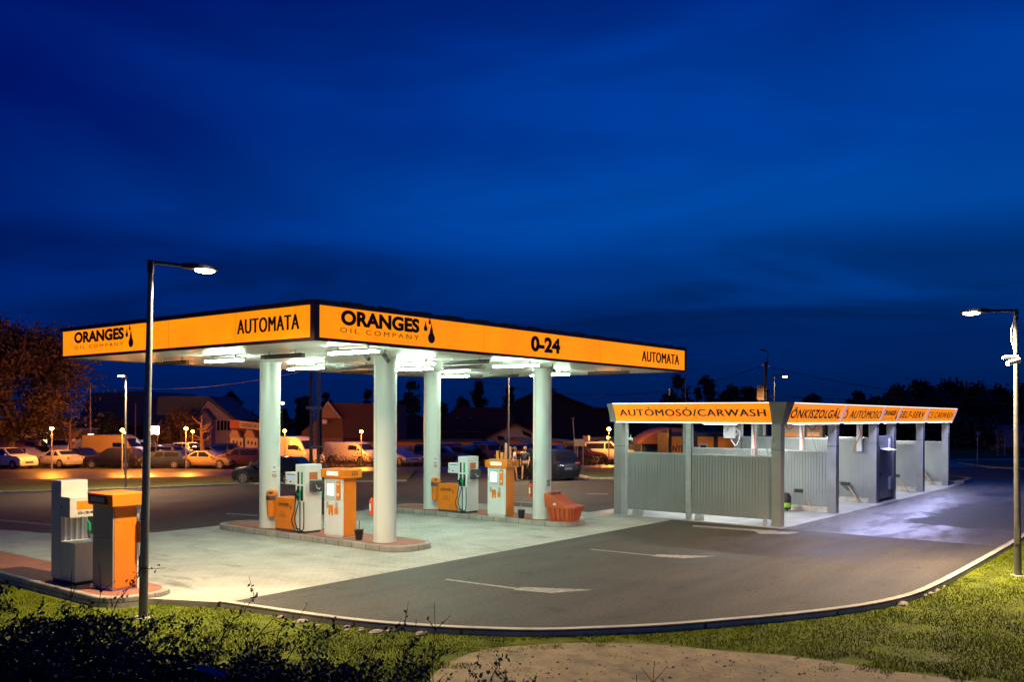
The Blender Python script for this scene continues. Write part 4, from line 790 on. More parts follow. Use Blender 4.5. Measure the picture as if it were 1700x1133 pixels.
# ------------------------------------------------------------------ cars
def car(kind, w=1.78):
    t = thing('parked_car', None, None)
    S = {'sedan': dict(L=4.5, b=[(-2.22, .55, .62), (-2.18, .90, .88), (-1.55, .98, .97), (-.85, 1.40, .96), (.15, 1.44, .93), (1.0, .97, .92), (1.9, .84, .82), (2.2, .68, .66), (2.25, .5, .48)]),
         'hatch': dict(L=4.0, b=[(-1.98, .6, .6), (-1.95, 1.0, .95), (-1.6, 1.42, .97), (.25, 1.47, .93), (1.0, .99, .93), (1.75, .84, .82), (1.96, .66, .64), (2.0, .5, .48)]),
         'suv': dict(L=4.5, b=[(-2.2, .65, .62), (-2.18, 1.08, 1.04), (-1.85, 1.60, 1.06), (.2, 1.66, 1.04), (1.0, 1.12, 1.05), (1.95, .98, .95), (2.2, .78, .76), (2.25, .55, .5)]),
         'van': dict(L=5.2, b=[(-2.6, .6, .6), (-2.58, 1.2, 1.15), (-2.5, 1.93, 1.2), (.9, 1.97, 1.2), (1.25, 1.85, 1.18), (1.95, 1.22, 1.15), (2.45, 1.02, 1.0), (2.58, .7, .68), (2.6, .5, .48)]),
         'tallvan': dict(L=5.9, b=[(-2.95, .6, .6), (-2.93, 1.3, 1.25), (-2.85, 2.50, 1.3), (1.1, 2.55, 1.3), (1.6, 2.3, 1.28), (2.2, 1.40, 1.25), (2.75, 1.1, 1.08), (2.93, .75, .7), (2.95, .5, .48)])}[kind]
    b = S['b']; hw = w / 2 if 'van' not in kind else .98; zb = .28; mb = MB(); R_ = .32; vs_ = []
    top = max(q[1] for q in b)
    for i, (x, zt, ze) in enumerate(b):
        nose = .86 if i in (0, len(b) - 1) else .97 if i in (1, len(b) - 2) else 1
        k = (zt - ze) / max(.1, top - ze); wr = hw * nose * (1 - (.17 if 'van' not in kind else .07) * max(0, min(1, k)) - .05)
        vs_ += [(x, -hw * nose * .93, zb), (x, -hw * nose, zb + .16), (x, -hw * nose, (zb + ze) / 2 + .05), (x, -hw * nose * .96, ze), (x, -wr, zt - .02 if zt > ze + .05 else zt + .004), (x, -wr * .6, zt + .03), (x, wr * .6, zt + .03), (x, wr, zt - .02 if zt > ze + .05 else zt + .004), (x, hw * nose * .96, ze), (x, hw * nose, (zb + ze) / 2 + .05), (x, hw * nose, zb + .16), (x, hw * nose * .93, zb)]
    m = 12; nb = len(b); fs = [(i * m + j, i * m + (j + 1) % m, (i + 1) * m + (j + 1) % m, (i + 1) * m + j) for i in range(nb - 1) for j in range(m)] + [tuple(range(m))[::-1], tuple(range((nb - 1) * m, nb * m))]
    mb.add(vs_, fs); body = mb.build('body', M_paint, t, True)
    V = lambda i, j: Vector(vs_[i * m + j])
    # side windows: quads proud of the greenhouse sides
    g = [i for i in range(nb) if b[i][1] > b[i][2] + .2]; i0, i1 = g[0], g[-1]
    A = i0 - 1 if kind in ('sedan',) else i0; B = i1 + 1
    for s, (lo, hi, out) in ((-1, (3, 4, Vector((0, -.012, 0)))), (1, (8, 7, Vector((0, .012, 0))))):
        def P(x, k):   # a point on the greenhouse side
            for i in range(nb - 1):
                if b[i][0] <= x <= b[i + 1][0]:
                    f = (x - b[i][0]) / (b[i + 1][0] - b[i][0]); a = V(i, lo).lerp(V(i + 1, lo), f); c = V(i, hi).lerp(V(i + 1, hi), f); return a.lerp(c, k) + out
        xa = b[A][0] + (.35 if A != i0 else .1); xb = b[B][0] - .28; x1 = b[i0][0]; x2 = b[i1][0]
        cuts = [(xa if A != i0 else x1 + .08, -.35 if kind != 'sedan' else -.55), (-.45 if kind == 'sedan' else -.25, .45), (.55, xb)] if 'van' not in kind else [(.25 if kind == 'van' else .35, x2 - .02), (x2 + .05, xb)]
        wi = MB()
        for (p, q) in cuts:
            if q - p < .15: continue
            hk = lambda x: .86 if x1 - .02 <= x <= x2 + .02 else max(.12, .80 * ((x - b[A][0]) / (x1 - b[A][0]) if x < x1 else (b[B][0] - x) / (b[B][0] - x2)))
            k0 = .08 if 'van' not in kind else .1; hs = 1 if 'van' not in kind else (.75 if kind == 'van' else .5); n = 5
            pts = [P(p + (q - p) * i / n, k0) for i in range(n + 1)] + [P(q - (q - p) * i / n, max(k0 + .02, hk(q - (q - p) * i / n) * hs)) for i in range(n + 1)]
            wi.add(pts, [(i, i + 1, 2 * n - i, 2 * n + 1 - i) for i in range(n)])
        wi.build('side_window', M_glass, t, fix=False)
    def band(nm, ia, ib, k0, k1, zoff=.012):
        a, c = V(ia, 4 if b[ia][1] > b[ia][2] + .05 else 3), V(ib, 4 if b[ib][1] > b[ib][2] + .05 else 3); a2, c2 = Vector((a.x, -a.y, a.z)), Vector((c.x, -c.y, c.z))
        q = [a.lerp(c, k0), a2.lerp(c2, k0), a2.lerp(c2, k1), a.lerp(c, k1)]; nrm = (q[1] - q[0]).cross(q[3] - q[0]).normalized(); nrm = nrm if nrm.z > 0 or abs(nrm.z) < .05 else -nrm
        if abs(nrm.z) < .3: nrm = Vector((-1 if ia < 3 else 1, 0, .05))
        q = [Vector((v.x, v.y * .90, v.z)) + nrm * (zoff + .035) for v in q]; MB().add(q, [(0, 1, 2, 3)]).build(nm, M_glass, t, fix=False)
    band('windscreen', i1, i1 + 1, .1, .92)
    if 'van' not in kind: band('rear_window', i0, i0 - 1, .12, .8)
    xf, xr = b[-1][0], b[0][0]; zf = b[-2][1]; zr_ = b[1][2]
    for s in (-1, 1):
        MB().ball((xf - .10, s * hw * .66, zf - .06), .12, .17, .07, 10, 6).build('headlight', M_lens, t, True)
        MB().ball((xr + .06, s * hw * .74, zr_ - .06), .07, .15, .09 if 'van' not in kind else .2, 10, 6).build('tail_light', M_redl, t, True)
    MB().box(xf - .03, -hw * .42, .46, xf + .015, hw * .42, .60).build('grille', M_black, t)
    MB().box(xf + .0, -.26, .36, xf + .02, .26, .46).build('number_plate', M_plate, t); MB().box(xr - .02, -.26, .62, xr + .0, .26, .73).build('number_plate', M_plate, t)
    MB().box(xr + .05, -hw * .9, .17, xf - .08, hw * .9, .30).build('underbody', M_black, t)
    wb = [S['L'] * .32, -S['L'] * .31]
    for x in wb:
        for s in (-1, 1):
            y0, y1 = s * (hw - .20), s * (hw + .012)
            MB().cyl((x, s * (hw - .1), .36), (x, s * (hw + .004), .36), .385, n=20).build('wheel_arch', M_black, t)
            wl = MB().cyl((x, y0, R_), (x, y1, R_), R_, n=20).build('tyre', M_tyre, t, True)
            mb = MB(); mb.cyl((x, s * (hw + .0125), R_), (x, s * (hw + .02), R_), R_ * .25, n=10)
            for k in range(5):
                a = 2 * pi * k / 5; d = Vector((cos(a), 0, sin(a))); e_ = Vector((-sin(a), 0, cos(a))) * .035; c = Vector((x, s * (hw + .022), R_)); mb.add([c - e_, c + e_, c + d * R_ * .62 + e_ * 1.5, c + d * R_ * .62 - e_ * 1.5], [(0, 1, 2, 3)])
            mb.tube([(x + R_ * .64 * cos(q), s * (hw + .018), R_ + R_ * .64 * sin(q)) for q in [2 * pi * i / 20 for i in range(21)]], .018, 5); mb.build('rim', M_rim, wl)
        # mirrors
    for s in (-1, 1): MB().ball((b[i1 + 1][0] - .25, s * (hw + .1), b[i1 + 1][2] + .07), .09, .1, .07, 8, 5).build('mirror', M_paint, t, True)
    return t
protos = {}
def put_car(kind, u, D, ang, col, label, cat='car', name='parked_car', group='cars parked behind the road', pos=None):
    if kind not in protos: c = protos[kind] = car(kind)
    else: c = copy_tree(protos[kind])
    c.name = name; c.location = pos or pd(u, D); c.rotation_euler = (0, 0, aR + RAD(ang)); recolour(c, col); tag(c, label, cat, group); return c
SIL, WHT, BLK, BLU, DRED, GRY = (.42, .42, .42), (.62, .62, .60), (.012, .012, .014), (.02, .035, .09), (.10, .015, .015), (.13, .13, .14)
for a in [('suv', 16, 74, -22, WHT, 'white sport utility car at the left edge, its nose turned to the road'),
    ('sedan', 47, 80, -35, WHT, 'white car half hidden behind the white sport utility car at the left edge'),
    ('hatch', 66, 84, -60, BLK, 'small dark hatchback between the white car and the silver saloon'),
    ('sedan', 97, 76, 152, SIL, 'silver saloon seen from behind at left under the orange lamp'),
    ('sedan', 139, 80, -25, BLU, 'dark blue car with low nose right of the silver saloon'),
    ('hatch', 168, 88, 15, GRY, 'grey car in front of the yellow shop light, behind the black wagon'),
    ('suv', 190, 74.5, 176, BLK, 'black wagon parked side on before the tall yellow lit van'),
    ('hatch', 272, 75, 178, BLU, 'dark blue hatchback right of the left lamp post'),
    ('suv', 262, 82, 170, GRY, 'grey wagon behind the dark blue hatchback right of the left lamp post'),
    ('sedan', 275, 90, -30, WHT, 'pale car roof showing under the white lit advertising box'),
    ('suv', 317, 90, -35, WHT, 'white people carrier behind the twin orange lamps'),
    ('sedan', 303, 83, -25, SIL, 'silver car with its headlight shining'),
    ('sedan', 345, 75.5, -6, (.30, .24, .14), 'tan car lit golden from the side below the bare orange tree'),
    ('hatch', 352, 86, -15, GRY, 'grey hatchback behind the tan golden lit car'),
    ('suv', 398, 76, 175, (.05, .02, .03), 'dark wine red wagon left of the rear near-island column'),
    ('suv', 385, 88, 10, BLU, 'blue car roof glimpsed below the red and white shop sign'),
    ('sedan', 421, 82, 165, GRY, 'grey car touching the left edge of the rear near-island column'),
    ('sedan', 662, 76, -48, (.35, .36, .42), 'silver blue saloon facing the road right of the nearest column'),
    ('hatch', 690, 82, -30, BLU, 'blue hatchback behind the silver blue saloon'),
    ('suv', 703, 78, 95, (.03, .02, .04), 'dark car seen from behind, left of the far island rear column'),
    ('sedan', 738, 77, -12, (.06, .07, .12), 'blue grey saloon just right of the far island rear column'),
    ('suv', 757, 86, 0, (.04, .05, .12), 'tall dark blue car before the orange wall'),
    ('hatch', 773, 79, 60, DRED, 'dark red hatchback above the far fuel pump'),
    ('sedan', 795, 88, 5, BLU, 'blue car roof behind the dark red hatchback'),
    ('suv', 812, 78, 110, (.05, .03, .05), 'dark rounded car between far pump and air station'),
    ('suv', 818, 92, 0, BLK, 'black car roof below the pale gabled hall'),
    ('hatch', 868, 80, 20, BLU, 'blue hatchback behind the two walking people'),
    ('sedan', 893, 88, 10, (.05, .06, .13), 'navy car behind the far island front column'),
    ('sedan', 922, 74, -35, (.03, .045, .09), 'dark blue saloon facing the road beside the black wagon with red tail lights'),
    ('sedan', 967, 73, -20, (.05, .03, .05), 'dark plum saloon behind the two sign posts'),
    ('hatch', 985, 84, 0, BLK, 'black car roof between the plum saloon and the white off-roader'),
    ('suv', 1012, 73, -12, (.48, .48, .50), 'white off-roader under the two orange lamps left of the car wash'),
    ('hatch', 1036, 80, -10, BLU, 'blue car roof half hidden by the left wash post'),
    ('sedan', 1078, 76, 5, BLU, 'blue car glimpsed through the end opening of the car wash')]: put_car(*a)
put_car('van', 43, 90, 8, (.5, .16, .03), 'orange red van behind the white car at far left', 'van', 'parked_van')
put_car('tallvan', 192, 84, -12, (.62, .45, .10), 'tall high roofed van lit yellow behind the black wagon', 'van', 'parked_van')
put_car('van', 234, 87, -48, WHT, 'white van facing the road behind the left lamp post', 'van', 'parked_van')
put_car('van', 108, 93, -80, WHT, 'white van facing the road below the orange lamp at far left', 'van', 'parked_van')
put_car('tallvan', 485, 80, -28, (.50, .47, .46), 'tall pale van behind the twin power poles', 'van', 'parked_van')
put_car('van', 585, 82, -28, (.55, .54, .56), 'small white delivery van beside the nearest column', 'van', 'parked_van')
put_car('hatch', 452, 50, 172, BLK, 'black hatchback driving behind the near island rear column', group=None, name='moving_car')
put_car('suv', 897, 48.5, 130, (.02, .02, .025), 'black wagon with red tail lights standing behind the far island front column', group=None, name='moving_car')
# ------------------------------------------------------------------ sodium park lamps
for i, (u, v, D, k, l) in enumerate([(86, 712, 73, 1, 'orange park lamp at far left below the big tree'), (203, 714.5, 73, 1, 'larger orange park lamp left of the slim white lamp pole'), (208, 719, 92, .5, 'smaller orange park lamp touching the slim white lamp pole'),
    (248, 714, 73, 1, 'orange park lamp half hidden by the tall left lamp post'), (309, 712, 73, 1, 'bigger orange park lamp left of the bare tree'), (320, 717, 90, .6, 'smaller orange park lamp next to the bare tree'), (473, 716, 77, .4, 'orange park lamp right of the near island rear column'),
    (600, 717, 78, 1, 'orange park lamp before the big barn roof'), (1011, 713, 71, .7, 'upper orange park lamp left of the car wash'), (1010, 727, 90, .5, 'lower yellow park lamp left of the car wash'), (395, 700, 88, .9, None), (745, 712, 84, 1.0, None)]):
    if l is None: continue
    p = pd(u, D); h = hz(v, D, u) - p.z; t = thing('park_lamp', l, 'park lamp', p, 0, 'orange globe lamps of the car park')
    MB().cyl((0, 0, 0), (0, 0, h - .1), .06, .045, 10).build('pole', mat('pole_pale', (.5, .45, .4), .5), t, True); MB().ball((0, 0, h), .15, .15, .13, 12, 8).build('globe', M_sod, t, True); MB().cyl((0, 0, h + .131), (0, 0, h + .18), .15, .05, 12).build('lamp_cap', M_black, t)
    point(t, (0, -.0, h + .02), P_SOD * k, (1, .29, .03), .18)
p = pd(469, 130); t = thing('park_lamp', 'high pale yellow lamp glowing in the distance above the orange lamp', 'street lamp', p); h = hz(670, 130, 469) - p.z; MB().cyl((0, 0, 0), (0, 0, h), .07, n=8).build('pole', M_lampp, t); MB().ball((0, 0, h), .28, .28, .2, 10, 6).build('globe', mat('pale_glow', (1, .9, .7), .5, emit=8, ecol=(1, .72, .35)), t, True)
c = [o for o in C.objects if o.get('label', '').startswith('silver car with its headlight')][0]
hl = MB().ball((2.28, -.6, .64), .1, .14, .1, 10, 6).build('lit_headlight', mat('headlight_glow', (1, 1, .9), .4, emit=25, ecol=(1, .93, .75)), c, True)
c = [o for o in C.objects if o.get('label', '').startswith('black wagon with red tail')][0]
MB().box(-2.26, -.75, .935, -2.235, -.45, .96).build('tail_light_bar', mat('tail_glow', (1, .05, .02), .4, emit=1.2, ecol=(1, .06, .02)), c)
# ------------------------------------------------------------------ buildings beyond the road
class BG:
    """a building facing the road at distance D; local x along its front, y away from the road, z up"""
    def __init__(s, name, label, cat, u, D, group=None, yaw=0):
        p = pd(u, D); s.D, s.u, s.z0 = D, u, p.z; s.t = thing(name, label, cat, p, aR + RAD(yaw), group)
    def x(s, u): return (u - s.u) * s.D / F
    def z(s, v): return hz(v, s.D, s.u) - s.z0
    def front(s, name, pts, y0, y1, m, parent=None, **k):      # outline of the front with thickness
        return MB().prof([(s.x(u), s.z(v)) if v is not None else (s.x(u), -.2) for u, v in pts], 1, y0, y1).build(name, m, parent or s.t, **k)
    def box(s, name, u0, u1, v0, v1, y0, y1, m, parent=None):
        return MB().box(s.x(u0), y0, s.z(v1) if v1 is not None else -.2, s.x(u1), y1, s.z(v0)).build(name, m, parent or s.t)
M_pl = mat('cream_plaster', (.45, .38, .28), .9, var=.2, vs_=.8); M_br = mat('brown_boards', (.10, .055, .035), .8, var=.3, vs_=2, stretch=(3, 3, .3)); M_roofd = mat('dark_roof', (.05, .03, .03), .8, var=.3, vs_=2)
M_roofb = mat('blue_grey_roof', (.045, .06, .09), .7, var=.2, vs_=2); M_wallp = mat('pink_grey_wall', (.30, .25, .27), .85, var=.15); M_ow = mat('ochre_wall', (.42, .20, .07), .9, var=.2, vs_=1)
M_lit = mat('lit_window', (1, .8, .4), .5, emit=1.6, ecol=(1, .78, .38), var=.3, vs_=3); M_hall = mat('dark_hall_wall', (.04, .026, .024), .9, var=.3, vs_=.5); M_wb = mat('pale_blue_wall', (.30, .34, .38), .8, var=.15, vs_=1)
M_litw = mat('lit_white_box', (1, 1, 1), .5, emit=4, ecol=(1, .95, 1)); M_cont = mat('container_tan', (.32, .25, .19), .8, var=.2)
b = BG('garage', 'cream walled garage with roller shutter at the left edge', 'garage', 0, 90)
b.box('wall', -70, 35, 713, None, .0, 6, M_pl); sh = b.box('roller_shutter', -22, 12, 722, 745, -.06, -.004, mat('shutter', (.33, .26, .18), .6)); 
for i in range(5): b.box('slat_line', -22, 12, 725 + i * 4, 725.7 + i * 4, -.075, -.0605, M_dk, sh)
b.box('vent_opening', -8, 11, 722.5, 725, -.09, -.076, M_black, sh); b.box('roof', -72, 37, 711, 713, -.2, 6.2, M_roofd)
b = BG('shop', 'dark brown shop with bright windows under the big tree', 'shop', 75, 94)
b.box('wall', 36, 118, 714.5, None, 0, 6, M_br); b.box('roof', 34, 120, 712.4, 714.4, -.5, 6.2, M_steel)
for u0, u1 in ((36.5, 37.5), (38.5, 44), (46, 52.5)): w_ = b.box('window', u0, u1, 720, 737, -.04, -.003, M_lit); b.box('window_frame', u0, u1, 727.6, 728.4, -.06, -.0405, M_dk, w_)
d_ = b.box('doorway', 72, 88, 718, 745, -.04, -.003, M_lit); b.box('door_frame', 79, 85.5, 722, 745, -.08, -.041, M_br, d_)
b.box('wall_sign', 62.8, 67.5, 715, 722.5, -.15, -.003, M_ow)
p = pd(65.5, 88); t = thing('advertising_column', 'pale slim advertising column before the brown shop', 'column', p); MB().cyl((0, 0, 0), (0, 0, 2.0), .14, n=10).build('column_shaft', M_pl, t, True); MB().box(-.25, -.1, 2.0, .25, .1, 2.9).build('sign_board', M_wb, t)
b = BG('hall', 'big dark blue roofed hall left of the slim lamp pole', 'hall', 225, 125)
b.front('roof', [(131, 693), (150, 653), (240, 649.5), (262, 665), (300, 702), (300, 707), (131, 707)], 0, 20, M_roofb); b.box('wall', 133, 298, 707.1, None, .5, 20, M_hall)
b = BG('annex', 'glass roofed annex with pale lit slanting panes beside the big hall', 'annex', 130, 112)
b.front('glass_roof', [(113, 722), (113, 708), (142, 690), (152, 690), (121, 712), (121, 722)], 0, .3, mat('lit_pane', (.30, .31, .24), .4, var=.2, vs_=2)); b.box('wall', 113, 122, 712, None, .31, 4, M_pl)
b.front('roof_edge', [(121, 713), (152, 691), (160, 691), (126, 716)], -.1, .29, M_roofb)
mb = MB()
for i in range(26): mb.prof([(b.x(133 + i * 1.5), b.z(713.6 - i * .09)), (b.x(134.3 + i * 1.5), b.z(713.6 - i * .09)), (b.x(133.65 + i * 1.5), b.z(718.2 - i * .09))], 1, 6.0, 6.05)
tg = thing('bunting', 'string of pale bunting flags across the dark hall', 'bunting', b.t.location, aR); mb.build('flag', mat('bunting_pink', (.45, .28, .2), .7), tg)
for i, (u, h_) in enumerate(((150, 12.5), (277, 7.5), (145 + 80, 9))):
    p = pd(u, 100 if i != 0 else 96); t = thing('pole', ['tall pale pole before the blue roofed hall at left', 'dim slim pole right of the left lamp post', 'dim pole between slim lamp pole and left lamp post'][i], 'pole', p); MB().cyl((0, 0, 0), (0, 0, h_ * .62), .09, .06, 8).build('shaft', M_wallp if i == 0 else M_br, t)
b = BG('lit_sign', 'bright white lit advertising box beside the left lamp post', 'sign', 257, 86)
b.box('sign_box', 251, 261, 708, 722, 0, .5, M_litw); b.box('leg', 252.5, 253.3, 722.1, None, .1, .3, M_black); b.box('leg', 260, 260.8, 722.1, None, .1, .3, M_black)
p = pd(151, 90); t = thing('kiosk_lamp', 'small white lantern over a yellow bin at left', 'lantern', p); MB().cyl((0, 0, 0), (0, 0, 1.6), .05, n=8).build('stand', M_black, t); MB().box(-.2, -.2, 2.0, .2, .2, 2.45).build('lantern_box', mat('lantern_glow', (1, 1, .95), .5, emit=5, ecol=(1, 1, .92)), t); MB().lathe(0, 0, [(.15, 1.3), (.18, 1.8), (.1, 1.98)], 10).build('yellow_body', mat('yellow_lit', (.8, .6, .0), .5, emit=.6, ecol=(1, .75, 0)), t)
b = BG('house', 'pale gabled house with dark windows behind the bare tree', 'house', 335, 104)
b.front('gable_wall', [(322, None), (322, 690), (340, 665), (384, 698), (384, None)], 1.0, 9, M_wallp)
b.front('roof', [(255, 690), (258, 658.5), (341, 657.5), (389, 697), (386, 700.5), (340, 663.5), (319, 692)], .8, 10, M_roofb)
b.front('porch_gable', [(327, None), (327, 697), (342, 681), (353, 694), (353, None)], -.5, .98, mat('porch_wall', (.26, .2, .27), .85)); b.front('porch_roof', [(325, 699), (342, 679), (356, 695.5), (354, 697), (342, 682.5), (327, 700)], -.8, .99, M_roofb)
for u0, u1 in ((356.5, 366.5), (368, 377.5)): w_ = b.box('window', u0, u1, 699, 715, .9, .995, M_glass); b.box('window_frame', u0 + 4.5, u0 + 5.3, 699, 715, .86, .899, M_wb, w_)
b = BG('sign_shop', 'low shop with slanting red and cream sign and two mansard awnings', 'shop', 405, 97)
b.box('wall', 383, 440, 712, None, 0, 6, M_br)
sg = b.front('sign_board', [(383, 711), (383, 697), (399, 698.5), (399, 711.5)], -.3, -.01, mat('sign_rust', (.35, .09, .04), .7)); b.front('sign_board', [(399.1, 711), (399.1, 699), (440, 704), (440, 715)], -.3, -.01, M_pl)
text('lettering', 'CSODACUKOR', M_br, b.t, lambda a, h: Vector((b.x(401) + a, -.31, b.z(708.3) - a * .11 + h)), 2.2, .38, .03)
for u0 in (383.5, 408):
    b.front('awning', [(u0 + .5, 725), (u0 + 6, 714), (u0 + 15, 715), (u0 + 20, 727)], -.9, -.01, mat('awning_tan', (.38, .24, .13), .8)); w_ = b.front('shop_window', [(u0, 745), (u0, 726), (u0 + 21, 728), (u0 + 21, 746)], -.2, -.012, mat('poster_white', (.5, .42, .36), .7))
    for k in range(3): b.box('poster', u0 + 4 + k * 6, u0 + 6.5 + k * 6, 732 + k, 738 + k, -.23, -.201, M_roofd, w_)
b = BG('barn', 'brown barn with steep gable and a long dark roof', 'barn', 560, 100)
b.front('gable_wall', [(500, None), (500, 718), (530, 694), (568, 695), (570, 727), (570, None)], .2, 8, mat('barn_wall', (.16, .09, .04), .9, var=.2))
b.front('gable_end', [(528, 694.5), (545, 669.5), (567.5, 694.5)], -.3, .19, mat('gable_boards', (.34, .22, .12), .8, var=.2, vs_=3, stretch=(4, 4, .3)))
b.front('roof', [(545, 669), (566, 694), (568, 714), (571, 728), (660, 731), (658, 671)], .3, 9, mat('barn_roof', (.075, .03, .03), .8, var=.2, vs_=3))
b.front('barge_board', [(527, 695.5), (544.5, 667.5), (546, 667.5), (568, 694.5), (565, 695.5), (545, 670)], -.42, -.31, M_pl)
b.box('air_conditioner', 535.5, 544, 697.5, 704, -.6, .19, M_white); b.box('lower_boards', 533, 569, 728, 745, .02, .198, mat('lower_boards', (.26, .14, .06), .8, var=.3, vs_=3, stretch=(5, 5, .3))); b.box('window', 558, 563, 733, 737, -.05, .015, M_pl)
b = BG('low_wall_building', 'long low ochre building with dark roof lit orange', 'building', 690, 99)
b.box('wall', 571, 801, 734, None, 0, 6, M_ow); b.box('roof', 571, 801, 730.6, 733.9, -.5, 6.5, M_roofd); b.box('pilaster', 744, 749, 736, None, -.2, -.003, M_ow)
b = BG('warehouse', 'huge dark red brown roofed warehouse behind the ochre building', 'warehouse', 770, 135)
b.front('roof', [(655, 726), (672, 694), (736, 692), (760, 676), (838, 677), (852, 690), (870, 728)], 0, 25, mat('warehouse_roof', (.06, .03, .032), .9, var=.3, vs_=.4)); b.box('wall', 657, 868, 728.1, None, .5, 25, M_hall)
for u in (757, 781): b.box('roof_lamp', u, u + 2.4, 693, 695, -.25, -.003, M_wallp)
b.box('roof_gutter', 730, 800, 716.5, 717.6, -.4, -.004, M_ow)
b = BG('grand_hall', 'black broad gabled hall silhouetted behind the far island', 'hall', 940, 140)
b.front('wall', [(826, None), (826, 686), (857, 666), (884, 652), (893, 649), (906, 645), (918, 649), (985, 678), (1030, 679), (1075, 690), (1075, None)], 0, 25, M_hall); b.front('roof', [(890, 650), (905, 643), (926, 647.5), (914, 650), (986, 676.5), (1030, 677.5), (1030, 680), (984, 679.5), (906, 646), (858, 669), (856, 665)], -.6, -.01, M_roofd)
b = BG('gabled_shed', 'pale blue gabled shed with dark roof edge below the warehouse', 'shed', 845, 106)
b.front('gable_wall', [(802, None), (802, 733), (855, 706), (900, 725), (900, None)], .1, 8, M_wb); b.front('roof', [(800, 735), (800, 732), (855, 703.5), (902, 724), (902, 727), (855, 706.5)], -.5, .09, M_br)
b.front('dark_window', [(866, 714), (882, 721), (882, 727), (869, 722)], .0, .095, M_glass); b.front('dark_window', [(825, 724), (836, 725), (838, 731), (828, 732)], .0, .095, M_glass)
b = BG('ochre_cabin', 'ochre boarded cabin with blue roof before the pale shed', 'cabin', 850, 92)
b.front('wall', [(846, None), (846, 729), (851, 727.8), (871, 735), (871, None)], .1, 4, M_ow); b.front('roof', [(829, 736), (829, 735), (851, 725.5), (884, 727), (884, 735.5), (871, 736.4), (851, 728.4)], -.3, .09, mat('blue_roof', (.05, .13, .26), .6)); b.box('side_wall', 871.1, 883, 736.5, None, .1, 4, M_wb)
b = BG('ochre_unit', 'ochre flat unit with blue roof right of the far column', 'building', 925, 92)
b.front('wall', [(905, None), (905, 731), (941, 736), (941, None)], .1, 5, M_ow); b.front('roof', [(900, 731), (900, 727), (953, 731.5), (953, 736.5)], -.3, .09, MATS['blue_roof'])
b = BG('yellow_stand', 'yellow stand with white letters left of the blank sign board', 'stand', 950, 88)
b.box('wall', 938, 962, 736, None, 0, 3, mat('yellow_wall', (.5, .36, .03), .8, var=.1)); b.box('white_sign', 941, 957, 739, 744, -.1, -.003, M_wb)
b = BG('container', 'row of tan containers behind the white off-roader', 'container', 1000, 95)
b.box('container_wall', 963, 988, 733, None, 0, 3, M_cont); b.box('container_wall', 989, 999, 737, None, .3, 3, M_wallp); b.box('container_wall', 1000, 1013, 733, None, 0, 3, M_ow); b.box('container_wall', 1014, 1040, 732, None, .2, 3, M_wallp); b.box('container_roof', 975, 1040, 727, 732, 1, 6, M_roofb); b.box('window', 1016, 1023, 739, 743, .1, .195, M_glass)
b = BG('lit_kiosk_sign', 'small square sign box with a yellow lit side', 'sign', 974, 80)
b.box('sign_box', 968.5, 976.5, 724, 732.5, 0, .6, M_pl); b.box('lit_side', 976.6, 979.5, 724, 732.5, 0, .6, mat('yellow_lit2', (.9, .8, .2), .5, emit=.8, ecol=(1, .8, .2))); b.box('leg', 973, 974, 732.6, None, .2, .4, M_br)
b = BG('orange_building', 'orange building with dark frames seen through the car wash end', 'building', 1170, 66)
b.box('wall', 1110, 1226, 720, None, 0, 5, M_roofb)
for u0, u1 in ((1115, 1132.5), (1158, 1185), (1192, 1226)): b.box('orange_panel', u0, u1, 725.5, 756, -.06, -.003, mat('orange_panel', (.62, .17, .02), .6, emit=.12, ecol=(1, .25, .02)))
w_ = b.box('window', 1160, 1174, 737, 748, -.12, -.061, M_white); b.box('window_glass', 1162, 1172, 740, 748, -.13, -.1205, M_glass, w_)
text('lettering', 'NYI', M_black, b.t, lambda a, h: Vector((b.x(1116.5) + a, -.07, b.z(750.5) + h)), .70, .46, .03); b.box('frame_post', 1109, 1114.5, 712, None, -.2, -.01, M_dk); b.box('frame_post', 1185.5, 1191, 718, None, -.2, -.01, M_dk)
b = BG('event_tent', 'brown domed tent behind the car wash', 'tent', 1130, 72)
pts = [(1062, 738)]; pts += [(1062 + 138 * i / 16, 737 - 26 * sin(pi * (i / 16) ** .85)) for i in range(1, 16)] + [(1200, 738)]
b.front('tent_cloth', pts, 0, 6, mat('tent_brown', (.28, .16, .10), .8, var=.15)); b.box('side_cloth', 1048, 1112, 738.1, 757, .5, 5, mat('tarp_blue', (.04, .09, .16), .7)); b.box('tent_leg', 1065, 1066, 738.1, None, .1, .3, M_steel)
b = BG('white_depot', 'white walled depot with blue roof edge at the right edge', 'building', 1700, 100)
b.box('wall', 1667, 1760, 712.5, None, 0, 8, M_wallp); b.front('roof', [(1662, 712.4), (1662, 711), (1690, 706), (1760, 704), (1760, 712.4)], -.3, 8, mat('blue_roof', (.05, .13, .26), .6)); 
mb = MB(); mb.prof([(b.x(1697), b.z(735)), (b.x(1700), b.z(719)), (b.x(1701.5), b.z(719)), (b.x(1706), b.z(735)), (b.x(1703.5), b.z(735)), (b.x(1701), b.z(724)), (b.x(1699), b.z(735))], 1, -.05, -.003); mb.build('wall_letter', M_dk, b.t)
b = BG('orange_fence', 'low orange board fence before the white depot', 'fence', 1670, 92)
b.box('top_rail', 1647, 1700, 742, 744, 0, .1, M_ow); b.box('board_panel', 1649, 1700, 744.2, 749, .02, .08, mat('fence_dark', (.16, .10, .03), .8))
for u in (1647.5, 1660, 1675, 1690): b.box('post', u, u + 1.6, 742, None, .101, .2, M_ow)
